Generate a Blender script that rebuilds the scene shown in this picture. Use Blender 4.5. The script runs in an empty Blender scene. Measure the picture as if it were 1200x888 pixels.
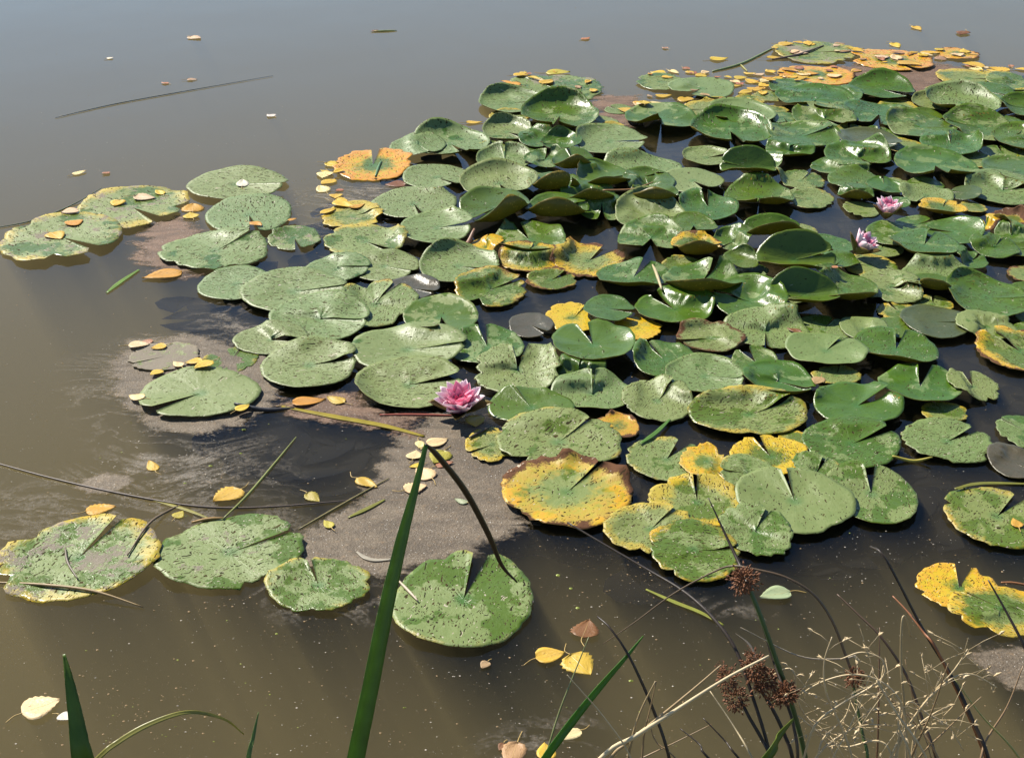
import bpy, math, random
import numpy as np
from mathutils import Vector, Matrix

R = math.radians
random.seed(7); rng = np.random.default_rng(7)
sc = bpy.context.scene
COL = sc.collection

# ------------------------------------------------------------ camera, sky, sun, exposure
CAM_H, PITCH, F = 1.6, R(26.7), 1600.0          # eye height (m), pitch below the horizon, focal length in photo pixels
cam = bpy.data.cameras.new('camera'); camo = bpy.data.objects.new('camera', cam); COL.objects.link(camo)
camo.location = (0, 0, CAM_H); camo.rotation_euler = (math.pi/2 - PITCH, 0, 0)
cam.sensor_width = 36; cam.lens = F/1200*36; cam.clip_start = .05; cam.clip_end = 500
sc.camera = camo
SUN_AZ, SUN_EL = R(-46), R(46)                  # azimuth from +Y (far) towards +X: the sun stands far left
w = bpy.data.worlds.new('World'); sc.world = w; w.use_nodes = True
wn = w.node_tree.nodes; wl = w.node_tree.links
sky = wn.new('ShaderNodeTexSky'); sky.sky_type = 'NISHITA'; sky.sun_disc = False
sky.sun_elevation = SUN_EL; sky.sun_rotation = SUN_AZ; sky.dust_density = 0.0; sky.ozone_density = 4.0
wl.new(sky.outputs[0], wn['Background'].inputs[0]); wn['Background'].inputs[1].default_value = 0.072
sl = bpy.data.lights.new('sun', 'SUN'); sl.energy = 5.0; sl.angle = R(.53); sl.color = (1, .94, .83)
so = bpy.data.objects.new('sun', sl); COL.objects.link(so)
sd = Vector((math.sin(SUN_AZ)*math.cos(SUN_EL), math.cos(SUN_AZ)*math.cos(SUN_EL), math.sin(SUN_EL)))
so.rotation_euler = sd.to_track_quat('Z', 'Y').to_euler(); so.location = (-3, 6, 5)
sc.view_settings.view_transform = 'Standard'; sc.view_settings.look = 'None'
sc.view_settings.exposure = 0.95; sc.view_settings.gamma = 1
sc.cycles.use_denoising = True; sc.cycles.max_bounces = 5; sc.cycles.transparent_max_bounces = 10
sc.cycles.volume_bounces = 0; sc.cycles.sample_clamp_indirect = 4

# ------------------------------------------------------------ pixel -> place
cp, sp = math.cos(PITCH), math.sin(PITCH)
def ray(px, py):
    u, v = (px-600)/F, (444-py)/F
    return np.array((u, cp + v*sp, -sp + v*cp))          # per unit of depth along the view axis
def ground(px, py, z=0.0):
    d = ray(px, py); t = (z-CAM_H)/d[2]
    return np.array((0, 0, CAM_H)) + d*t, t
def at(px, py, D):                                      # point of that ray at horizontal distance D
    d = ray(px, py); return np.array((0, 0, CAM_H)) + d*(D/d[1])
def dep(py): return PITCH + math.atan((py-444)/F)

# ------------------------------------------------------------ helpers
def link(name, verts, faces, mat, parent=None, smooth=True, mats=None, uv=None):
    me = bpy.data.meshes.new(name); me.from_pydata([tuple(map(float, v)) for v in verts], [], faces)
    if smooth: me.polygons.foreach_set('use_smooth', [True]*len(me.polygons))
    if uv is not None:
        ul = me.uv_layers.new(name='UVMap'); idx = np.empty(len(me.loops), int); me.loops.foreach_get('vertex_index', idx)
        ul.data.foreach_set('uv', np.asarray(uv, float)[idx].ravel())
    for m in (mat if isinstance(mat, (list, tuple)) else [mat]): me.materials.append(m)
    if mats is not None: me.polygons.foreach_set('material_index', mats)
    me.update()
    o = bpy.data.objects.new(name, me); COL.objects.link(o)
    if parent is not None: o.parent = parent
    return o
def empty(name, loc):
    o = bpy.data.objects.new(name, None); COL.objects.link(o); o.location = loc; o.empty_display_size = .02; return o
def tag(o, label, cat, group=None, kind=None):
    o['label'] = label; o['category'] = cat
    if group: o['group'] = group
    if kind: o['kind'] = kind
    return o

def smooth_path(pts, n=8):
    P = [np.asarray(p, float) for p in pts]; P = [2*P[0]-P[1]]+P+[2*P[-1]-P[-2]]; out = []
    for i in range(1, len(P)-2):
        for k in range(n):
            t = k/n; out.append(.5*((2*P[i])+(-P[i-1]+P[i+1])*t+(2*P[i-1]-5*P[i]+4*P[i+1]-P[i+2])*t*t+(-P[i-1]+3*P[i]-3*P[i+1]+P[i+2])*t**3))
    out.append(P[-2]); return np.array(out)
def tube_data(pts, rad, ns=6):
    pts = np.asarray(pts); n = len(pts); T = np.gradient(pts, axis=0); T /= np.linalg.norm(T, axis=1, keepdims=True)+1e-12
    u = np.cross(T[0], (0, 0, 1)); u = u/np.linalg.norm(u) if np.linalg.norm(u) > 1e-3 else np.array((1., 0, 0)); V = []; F_ = []
    for i in range(n):
        u = u-T[i]*(u@T[i]); u /= np.linalg.norm(u)+1e-12; v = np.cross(T[i], u)
        for k in range(ns): a = 2*math.pi*k/ns; V.append(pts[i]+rad[i]*(math.cos(a)*u+math.sin(a)*v))
        if i:
            for k in range(ns): F_.append(((i-1)*ns+k, (i-1)*ns+(k+1) % ns, i*ns+(k+1) % ns, i*ns+k))
    F_.append(tuple(range(ns))[::-1]); F_.append(tuple((n-1)*ns+k for k in range(ns))); return V, F_

class NT:
    def __init__(s, name):
        s.m = bpy.data.materials.new(name); s.m.use_nodes = True; s.t = s.m.node_tree; s.n = s.t.nodes; s.n.clear()
        s.out = s.n.new('ShaderNodeOutputMaterial')
    def new(s, t, **k):
        x = s.n.new(t)
        for a, b in k.items(): setattr(x, a, b)
        return x
    def l(s, a, b): s.t.links.new(a, b)
    def put(s, sock, v):
        if isinstance(v, bpy.types.NodeSocket): s.l(v, sock)
        elif v is not None: sock.default_value = v if not (isinstance(v, tuple) and len(v) == 3 and sock.type == 'RGBA') else (*v, 1)
    def math(s, op, a, b=None, c=None, clamp=False):
        x = s.new('ShaderNodeMath', operation=op, use_clamp=clamp)
        for i, v in enumerate((a, b, c)):
            if v is not None: s.put(x.inputs[i], v)
        return x.outputs[0]
    def mix(s, f, a, b, bt='MIX'):
        x = s.new('ShaderNodeMix', data_type='RGBA', blend_type=bt); s.put(x.inputs[0], f); s.put(x.inputs[6], a); s.put(x.inputs[7], b); return x.outputs[2]
    def fmix(s, f, a, b):
        x = s.new('ShaderNodeMix', data_type='FLOAT'); s.put(x.inputs[0], f); s.put(x.inputs[2], a); s.put(x.inputs[3], b); return x.outputs[0]
    def step(s, v, lo, hi):
        x = s.new('ShaderNodeMapRange', interpolation_type='SMOOTHSTEP'); s.put(x.inputs[0], v); s.put(x.inputs[1], lo); s.put(x.inputs[2], hi); return x.outputs[0]
    def noise(s, co, scale, detail=3, rough=.5):
        x = s.new('ShaderNodeTexNoise'); s.l(co, x.inputs['Vector']); s.put(x.inputs['Scale'], scale); x.inputs['Detail'].default_value = detail; x.inputs['Roughness'].default_value = rough; return x.outputs[0]
    def vor(s, co, scale, feature='F1'):
        x = s.new('ShaderNodeTexVoronoi', feature=feature, voronoi_dimensions='2D'); s.l(co, x.inputs['Vector']); s.put(x.inputs['Scale'], scale); return x
    def attr(s, name):
        x = s.new('ShaderNodeAttribute', attribute_type='OBJECT', attribute_name=name); return x.outputs['Fac']
    def bsdf(s, color, rough, spec=.5, normal=None, trans=0, tcol=None):
        p = s.new('ShaderNodeBsdfPrincipled'); s.put(p.inputs['Base Color'], color); s.put(p.inputs['Roughness'], rough); s.put(p.inputs['Specular IOR Level'], spec)
        if normal is not None: s.l(normal, p.inputs['Normal'])
        if not trans: return p.outputs[0]
        t = s.new('ShaderNodeBsdfTranslucent'); s.put(t.inputs[0], tcol if tcol is not None else color)
        x = s.new('ShaderNodeMixShader'); s.put(x.inputs[0], trans); s.l(p.outputs[0], x.inputs[1]); s.l(t.outputs[0], x.inputs[2]); return x.outputs[0]
    def bump(s, h, strength, dist=.01):
        b = s.new('ShaderNodeBump'); b.inputs['Strength'].default_value = strength; b.inputs['Distance'].default_value = dist; s.l(h, b.inputs['Height']); return b.outputs[0]
    def done(s, surf): s.l(surf, s.out.inputs[0]); return s.m

# ------------------------------------------------------------ materials
def mat_water():
    n = NT('pond_water'); g = n.new('ShaderNodeNewGeometry'); tc = n.new('ShaderNodeTexCoord')
    mp = n.new('ShaderNodeMapping'); mp.inputs['Scale'].default_value = (1, .7, 1); n.l(tc.outputs['Object'], mp.inputs[0])
    b = n.bump(n.noise(mp.outputs[0], 1.6, 2), .06, .05)
    dt = n.new('ShaderNodeVectorMath', operation='DOT_PRODUCT'); n.l(g.outputs['Incoming'], dt.inputs[0]); n.l(b, dt.inputs[1])
    c = n.math('SUBTRACT', 1, n.math('ABSOLUTE', dt.outputs['Value']), clamp=True)
    fr = n.math('ADD', .02, n.math('MULTIPLY', .98, n.math('POWER', c, 5)))
    tr = n.new('ShaderNodeBsdfTransparent'); gl = n.new('ShaderNodeBsdfGlossy'); gl.inputs['Roughness'].default_value = .015; n.l(b, gl.inputs['Normal'])
    x = n.new('ShaderNodeMixShader'); n.l(fr, x.inputs[0]); n.l(tr.outputs[0], x.inputs[1]); n.l(gl.outputs[0], x.inputs[2])
    v = n.new('ShaderNodeVolumePrincipled'); v.inputs['Color'].default_value = (.405, .322, .145, 1); v.inputs['Density'].default_value = 1.6
    v.inputs['Anisotropy'].default_value = 0.0
    n.l(v.outputs[0], n.out.inputs[1])
    return n.done(x.outputs[0])
def mat_ground(name, c1, c2, scale):
    n = NT(name); tc = n.new('ShaderNodeTexCoord'); f = n.noise(tc.outputs['Object'], scale, 6, .6)
    return n.done(n.bsdf(n.mix(f, c1, c2), .9, .2, n.bump(f, .6, .03)))
def mat_pad_top():
    n = NT('lily_pad_upper_side'); uv = n.new('ShaderNodeUVMap').outputs[0]; oi = n.new('ShaderNodeObjectInfo')
    off = n.new('ShaderNodeVectorMath', operation='MULTIPLY_ADD'); cmb = n.new('ShaderNodeCombineXYZ')
    n.l(n.math('MULTIPLY', oi.outputs['Random'], 91.7), cmb.inputs[2]); n.l(n.math('MULTIPLY', oi.outputs['Random'], 37.3), cmb.inputs[0])
    n.l(uv, off.inputs[0]); off.inputs[1].default_value = (1, 1, 1); n.l(cmb.outputs[0], off.inputs[2]); co = off.outputs[0]
    ln = n.new('ShaderNodeVectorMath', operation='LENGTH'); n.l(uv, ln.inputs[0]); rr = ln.outputs['Value']
    sx = n.new('ShaderNodeSeparateXYZ'); n.l(uv, sx.inputs[0]); ang = n.math('ARCTAN2', sx.outputs[1], sx.outputs[0])
    dry, spot, pale, brown, scum, dark, orange = [n.attr(a) for a in ('dry', 'spot', 'pale', 'brown', 'scum', 'dark', 'orange')]
    nA = n.noise(co, 1.3, 4, .55); nB = n.noise(co, 3.1, 5, .6); nC = n.noise(co, 9, 4, .6); nD = n.noise(co, 30, 3, .6)
    green = n.mix(nB, (.024, .070, .004), (.080, .155, .009))
    wax = n.mix(nC, (.070, .135, .021), (.158, .212, .062))
    # dry waxy patches against the wet ones: crisp water-line edges
    pth = n.math('ADD', n.math('MULTIPLY', nA, .75), n.math('MULTIPLY', nB, .35))
    lo = n.math('SUBTRACT', .84, n.math('MULTIPLY', pale, .60)); pm = n.step(pth, lo, n.math('ADD', lo, .035))
    col = n.mix(pm, green, wax)
    col = n.mix(n.math('MULTIPLY', dry, .55, clamp=True), col, n.mix(pm, (.14, .165, .012), (.215, .235, .06)))
    col = n.mix(n.math('MULTIPLY', n.step(n.math('FRACT', n.math('MULTIPLY', oi.outputs['Random'], 17.0)), .25, 1.0), .34), col, n.mix(pm, (.105, .135, .008), (.20, .20, .05)))
    # veins from the stalk outwards
    wob = n.math('ADD', ang, n.math('MULTIPLY', n.math('SUBTRACT', nC, .5), .12))
    vs = n.math('ABSOLUTE', n.math('SINE', n.math('MULTIPLY', wob, 8.5)))
    vein = n.math('MULTIPLY', n.math('SUBTRACT', 1, n.step(vs, 0, .22)), n.step(rr, 1.0, .1))
    col = n.mix(n.math('MULTIPLY', vein, .16), col, (.16, .23, .08))
    col = n.mix(n.math('MULTIPLY', n.step(rr, .22, .02), .7), col, (.05, .13, .02))
    # yellowing, from the rim inwards, then orange, then brown decay
    yv = n.math('ADD', n.math('MULTIPLY', nA, .5), n.math('ADD', n.math('MULTIPLY', rr, .45), n.math('MULTIPLY', nC, .22)))
    yl = n.math('SUBTRACT', 1.12, n.math('MULTIPLY', dry, .72)); ym = n.step(yv, yl, n.math('ADD', yl, .16))
    ycol = n.mix(nB, (.42, .35, .012), (.56, .36, .012))
    ycol = n.mix(n.math('MULTIPLY', n.step(n.math('ADD', nC, n.math('MULTIPLY', rr, .3)), .55, .85), n.math('ADD', .25, orange)), ycol, (.56, .24, .02))
    col = n.mix(n.math('MULTIPLY', ym, n.fmix(pm, 1, .62)), col, ycol)
    bv = n.math('ADD', n.math('MULTIPLY', rr, .62), n.math('ADD', n.math('ADD', n.math('MULTIPLY', nB, .42), n.math('MULTIPLY', nA, .38)), n.math('MULTIPLY', nD, .14)))
    bl = n.math('SUBTRACT', 1.30, n.math('MULTIPLY', brown, .34)); bm = n.step(bv, bl, n.math('ADD', bl, .07))
    col = n.mix(bm, col, n.mix(nC, (.045, .02, .012), (.16, .075, .035)))
    # bronze young leaves
    col = n.mix(dark, col, n.mix(nB, (.045, .042, .026), (.105, .062, .048)))
    # insect bites and specks
    st = n.new('ShaderNodeMapping'); st.inputs['Scale'].default_value = (1, 2.3, 1); st.inputs['Rotation'].default_value = (0, 0, .7); n.l(co, st.inputs[0])
    wv = n.new('ShaderNodeVectorMath', operation='ADD'); n.l(st.outputs[0], wv.inputs[0])
    v3 = n.new('ShaderNodeTexNoise'); n.l(co, v3.inputs['Vector']); v3.inputs['Scale'].default_value = 5
    sc3 = n.new('ShaderNodeVectorMath', operation='SCALE'); n.l(v3.outputs['Color'], sc3.inputs[0]); sc3.inputs['Scale'].default_value = .42; n.l(sc3.outputs[0], wv.inputs[1])
    va = n.vor(wv.outputs[0], 7.5); vb = n.vor(wv.outputs[0], 14)
    sa = n.new('ShaderNodeSeparateColor'); n.l(va.outputs['Color'], sa.inputs[0]); sb = n.new('ShaderNodeSeparateColor'); n.l(vb.outputs['Color'], sb.inputs[0])
    den = n.math('MULTIPLY', spot, n.math('SUBTRACT', n.math('MULTIPLY', n.math('ADD', nA, nB), 2.6), 1.55, clamp=True))
    ma = n.math('MULTIPLY', n.step(va.outputs['Distance'], .24, .19), n.math('LESS_THAN', sa.outputs[0], n.math('MULTIPLY', den, .34)))
    mb = n.math('MULTIPLY', n.step(vb.outputs['Distance'], .27, .20), n.math('LESS_THAN', sb.outputs[0], n.math('MULTIPLY', den, .42)))
    ml = n.math('MULTIPLY', n.step(vb.outputs['Distance'], .30, .18), n.math('GREATER_THAN', sb.outputs[1], n.math('SUBTRACT', 1, n.math('MULTIPLY', spot, .045))))
    col = n.mix(n.math('MULTIPLY', n.math('MAXIMUM', ma, mb), .96), col, n.mix(sa.outputs[2], (.010, .008, .004), (.055, .035, .012)))
    col = n.mix(ml, col, (.42, .36, .27))
    # dried scum
    sv = n.math('ADD', n.math('MULTIPLY', n.noise(co, 2.3, 6, .65), .8), n.math('MULTIPLY', nD, .25))
    sl_ = n.math('SUBTRACT', .80, n.math('MULTIPLY', scum, .38)); sm = n.step(sv, sl_, n.math('ADD', sl_, .06))
    col = n.mix(n.math('MULTIPLY', sm, .9), col, n.mix(n.noise(co, 60, 2), (.10, .078, .06), (.36, .31, .26)))
    h = n.math('ADD', n.math('MULTIPLY', nC, .5), n.math('ADD', n.math('MULTIPLY', vein, -.10), n.math('ADD', n.math('MULTIPLY', nD, .22), n.math('MULTIPLY', sm, .3)))); h = n.math('SUBTRACT', h, n.math('MULTIPLY', n.math('MAXIMUM', ma, mb), .55))
    rough = n.fmix(pm, .30, .50); rough = n.fmix(n.math('MAXIMUM', sm, bm), rough, .8); rough = n.math('ADD', rough, n.math('MULTIPLY', n.math('SUBTRACT', nC, .5), .15))
    dk = n.math('MAXIMUM', n.math('MAXIMUM', ma, mb), n.math('MAXIMUM', sm, bm)); s = n.bsdf(col, n.fmix(dk, rough, .85), n.fmix(dk, n.fmix(pm, .5, n.fmix(n.math('MULTIPLY', dry, 1, clamp=True), .66, .4)), .12), n.bump(h, .33, .008), .14, n.mix(.5, col, (.22, .30, .02)))
    return n.done(s)
def mat_pad_under():
    n = NT('lily_pad_under_side'); tc = n.new('ShaderNodeUVMap').outputs[0]
    f = n.noise(tc, 2.5, 4); v = n.vor(tc, 16); sx = n.new('ShaderNodeSeparateColor'); n.l(v.outputs['Color'], sx.inputs[0])
    col = n.mix(f, (.13, .125, .016), (.25, .17, .025))
    m = n.math('MULTIPLY', n.step(v.outputs['Distance'], .3, .2), n.math('LESS_THAN', sx.outputs[0], .22))
    col = n.mix(m, col, (.45, .30, .04))
    return n.done(n.bsdf(col, .4, .4, n.bump(f, .3), .42, n.mix(.5, col, (.42, .34, .02))))
def mat_leaf():
    n = NT('fallen_leaf_blade'); uv = n.new('ShaderNodeUVMap').outputs[0]; oi = n.new('ShaderNodeObjectInfo')
    off = n.new('ShaderNodeVectorMath', operation='ADD'); cmb = n.new('ShaderNodeCombineXYZ'); n.l(n.math('MULTIPLY', oi.outputs['Random'], 50), cmb.inputs[2]); n.l(uv, off.inputs[0]); n.l(cmb.outputs[0], off.inputs[1])
    f = n.noise(off.outputs[0], 2.5, 4); f2 = n.noise(off.outputs[0], 9, 3)
    c = n.mix(f, n.mix(.35, oi.outputs['Color'], (.30, .12, .03)), oi.outputs['Color'])
    c = n.mix(n.step(f2, .60, .72), c, n.mix(.7, oi.outputs['Color'], (.10, .045, .02)))
    sx = n.new('ShaderNodeSeparateXYZ'); n.l(uv, sx.inputs[0]); rib = n.step(n.math('ABSOLUTE', sx.outputs[1]), .045, .0)
    c = n.mix(n.math('MULTIPLY', rib, .5), c, (.45, .33, .12))
    return n.done(n.bsdf(c, .45, .4, n.bump(n.math('ADD', f2, rib), .3, .004), .25))
def mat_flat(name, c, rough=.5, spec=.4, var=.3, scale=40, trans=0, bump=.2):
    n = NT(name); tc = n.new('ShaderNodeTexCoord'); f = n.noise(tc.outputs['Object'], scale, 4)
    d = tuple(x*(1-var) for x in c); e = tuple(min(1, x*(1+var)) for x in c)
    return n.done(n.bsdf(n.mix(f, d, e), rough, spec, n.bump(f, bump, .003), trans))
def mat_petal(name, base, tip):
    n = NT(name); uv = n.new('ShaderNodeUVMap').outputs[0]; sx = n.new('ShaderNodeSeparateXYZ'); n.l(uv, sx.inputs[0])
    st = n.new('ShaderNodeMapping'); st.inputs['Scale'].default_value = (2, 14, 1); n.l(uv, st.inputs[0]); f = n.noise(st.outputs[0], 1.5, 3)
    g = n.step(n.math('ADD', sx.outputs[0], n.math('MULTIPLY', n.math('SUBTRACT', f, .5), .35)), .15, .95)
    c = n.mix(g, base, tip)
    return n.done(n.bsdf(c, .42, .35, n.bump(f, .15, .003), .32))
def mat_scum(name, c1, c2, cover, wispy=False):
    n = NT(name); uv = n.new('ShaderNodeUVMap').outputs[0]; tc = n.new('ShaderNodeTexCoord').outputs['Object']
    sx = n.new('ShaderNodeSeparateXYZ'); n.l(uv, sx.inputs[0])                     # u: 1 inside, 0 at the edge of the mat
    mp = n.new('ShaderNodeMapping'); mp.inputs['Scale'].default_value = (1, 2.2, 1); mp.inputs['Rotation'].default_value = (0, 0, .5); n.l(tc, mp.inputs[0])
    ds = n.new('ShaderNodeTexNoise'); n.l(tc, ds.inputs['Vector']); ds.inputs['Scale'].default_value = 5
    wv = n.new('ShaderNodeVectorMath', operation='MULTIPLY_ADD'); n.l(ds.outputs['Color'], wv.inputs[0]); wv.inputs[1].default_value = (.35, .35, 0); n.l(mp.outputs[0], wv.inputs[2])
    a = n.noise(wv.outputs[0], 9, 6, .62); b = n.noise(tc, 260, 2); d = n.noise(tc, 90, 3, .6)
    m = n.math('ADD', n.math('MULTIPLY', a, .8), n.math('ADD', n.math('MULTIPLY', d, .30), n.math('MULTIPLY', sx.outputs[0], .6)))
    lo = 1.32 - cover; al = n.math('MULTIPLY', n.step(m, lo, lo + .20), .92)
    if wispy:                                                                   # thin curved filaments of dust and foam
        ds.inputs['Scale'].default_value = 2.2; wv.inputs[1].default_value = (1.1, 1.1, 0)
        rid = n.math('SUBTRACT', 1, n.math('ABSOLUTE', n.math('SUBTRACT', n.math('MULTIPLY', n.noise(wv.outputs[0], 7, 3, .5), 2), 1)))
        fil = n.math('MULTIPLY', n.step(rid, .86, .99), n.step(d, .30, .62)); al = n.math('MAXIMUM', n.math('MULTIPLY', fil, .42), n.math('MULTIPLY', al, .8))
        al = n.math('MULTIPLY', al, n.step(sx.outputs[0], .05, .7))
    c = n.mix(n.step(b, .25, .8), c1, c2); c = n.mix(n.math('MULTIPLY', n.step(a, .62, .38), .55), c, tuple(x*.45 for x in c1)); c = n.mix(n.math('MULTIPLY', n.step(d, .55, .75), .5), c, (.22, .14, .07))
    c = n.mix(n.step(n.noise(tc, 330, 1), .72, .77), c, (.62, .58, .52))
    p = n.bsdf(c, .7, .35, n.bump(n.math('ADD', b, d), .5, .004)); t = n.new('ShaderNodeBsdfTransparent')
    x = n.new('ShaderNodeMixShader'); n.l(al, x.inputs[0]); n.l(t.outputs[0], x.inputs[1]); n.l(p, x.inputs[2])
    return n.done(x.outputs[0])
def mat_objcol(name, rough=.6, trans=0):
    n = NT(name); oi = n.new('ShaderNodeObjectInfo'); tc = n.new('ShaderNodeTexCoord'); f = n.noise(tc.outputs['Object'], 35, 4)
    c = n.mix(f, n.mix(.5, oi.outputs['Color'], (.02, .012, .006)), oi.outputs['Color'])
    return n.done(n.bsdf(c, rough, .4, n.bump(f, .3, .003), trans))
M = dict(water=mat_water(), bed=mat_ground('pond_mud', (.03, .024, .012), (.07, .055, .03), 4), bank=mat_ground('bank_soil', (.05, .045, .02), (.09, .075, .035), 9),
         gap_shade=mat_flat('gap_shade_black', (.002, .002, .002), .9, .05, bump=0), top=mat_pad_top(), under=mat_pad_under(), leaf=mat_leaf(), stalk=mat_flat('leaf_stalk_tan', (.36, .24, .07)),  # the near-black one is for the added layer that darkens the water gaps
         petal_o=mat_petal('petal_outer', (.88, .26, .42), (.95, .80, .84)), petal_m=mat_petal('petal_middle', (.84, .05, .20), (.93, .42, .55)), petal_i=mat_petal('petal_inner', (.74, .03, .14), (.85, .20, .34)),
         sepal=mat_flat('sepal_olive', (.17, .12, .03), .4, trans=.2), stamen=mat_flat('stamen_orange', (.62, .24, .015), .5),
         scum=mat_scum('pond_scum', (.095, .070, .044), (.185, .145, .10), .74), film=mat_scum('thin_scum', (.09, .075, .055), (.21, .18, .145), .28, True), rust=mat_scum('rusty_scum', (.10, .055, .032), (.20, .12, .075), .48),
         stem=mat_objcol('plant_stem', .45), blade=mat_objcol('plant_blade', .38, .45), head=mat_flat('seed_head_brown', (.145, .056, .021), .7, var=.6, scale=200), oat=mat_flat('dry_husk', (.55, .42, .24), .6, trans=.2),
         speck_l=mat_flat('speck_pale', (.42, .37, .29), .7), speck_d=mat_flat('speck_tan', (.26, .17, .08), .7), weed=mat_flat('duckweed_green', (.22, .26, .03), .5))

# ------------------------------------------------------------ setting
def box(name, x0, x1, y0, y1, z0, z1, mat):
    v = [(x, y, z) for z in (z0, z1) for y in (y0, y1) for x in (x0, x1)]
    return link(name, v, [(0, 2, 3, 1), (4, 5, 7, 6), (0, 1, 5, 4), (2, 6, 7, 3), (0, 4, 6, 2), (1, 3, 7, 5)], mat, smooth=False)
water = box('water', -30, 30, -2.5, 60, -2.6, 0, M['water']); tag(water, 'murky olive brown pond water reflecting blue grey sky', 'water', kind='structure')
def sheet(name, x0, x1, y0, y1, nx, ny, fz, mat):
    xs, ys = np.linspace(x0, x1, nx), np.linspace(y0, y1, ny)
    v = [(x, y, fz(x, y)) for y in ys for x in xs]
    return link(name, v, [(j*nx+i, j*nx+i+1, (j+1)*nx+i+1, (j+1)*nx+i) for j in range(ny-1) for i in range(nx-1)], mat)
bed = sheet('pond_bed', -31, 31, -3, 61, 40, 40, lambda x, y: -2.3 + .03*math.sin(1.7*x)*math.sin(1.3*y), M['bed']); tag(bed, 'dark muddy bottom of the pond', 'pond bed', kind='structure')
bank = sheet('bank', -8, 8, -4, 1.25, 80, 40, lambda x, y: .28 - .62/(1+math.exp(-(y-.62-.06*math.sin(2*x))*6)) + .02*math.sin(9*x+3*y)*math.sin(7*y), M['bank']); tag(bank, 'soil bank at the edge of the pond', 'bank', kind='structure')

# ------------------------------------------------------------ lily pads
GX0, GY0, GS = -4.0, 1.2, .01
H = np.zeros((820, 900))                              # height of what already floats there: later pads drape over earlier ones
def hidx(x, y): return np.clip(((x-GX0)/GS).astype(int), 0, H.shape[0]-1), np.clip(((y-GY0)/GS).astype(int), 0, H.shape[1]-1)
def top_at(x, y): i, j = hidx(np.array([x]), np.array([y])); return float(H[i, j][0])

def inside(poly, x, y):
    c = False; n = len(poly)
    for i in range(n):
        (x1, y1), (x2, y2) = poly[i], poly[i-1]
        if (y1 > y) != (y2 > y) and x < (x2-x1)*(y-y1)/(y2-y1)+x1: c = not c
    return c
def free(x, y): return top_at(x, y) <= 0
KIND = {  # dry, spot, pale, brown, scum, dark, orange
 'G': (.08, .7, .40, .10, .0, .0, 0), 'D': (.0, .3, .12, .0, .0, .10, 0), 'P': (.12, 1.05, .82, .12, .10, .0, 0), 'W': (.50, .75, .56, .12, .62, .0, 0),
 'S': (.58, 1.1, .60, .42, .05, .0, 0), 'Y': (1.05, .5, .30, .42, .1, .0, .35), 'O': (.95, .6, .30, .60, .85, .0, 1.0), 'B': (.0, .1, .2, .0, .0, .85, 0), 'T': (.70, 1.15, .50, .85, .1, .0, .2), 'N': (.9, .5, .0, 1.6, .3, .2, .6)}
PADS = []
def pad(cx, cy, w_, h_, notch, kind, **o): PADS.append((cx, cy, w_, h_, notch, kind, o))

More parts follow.
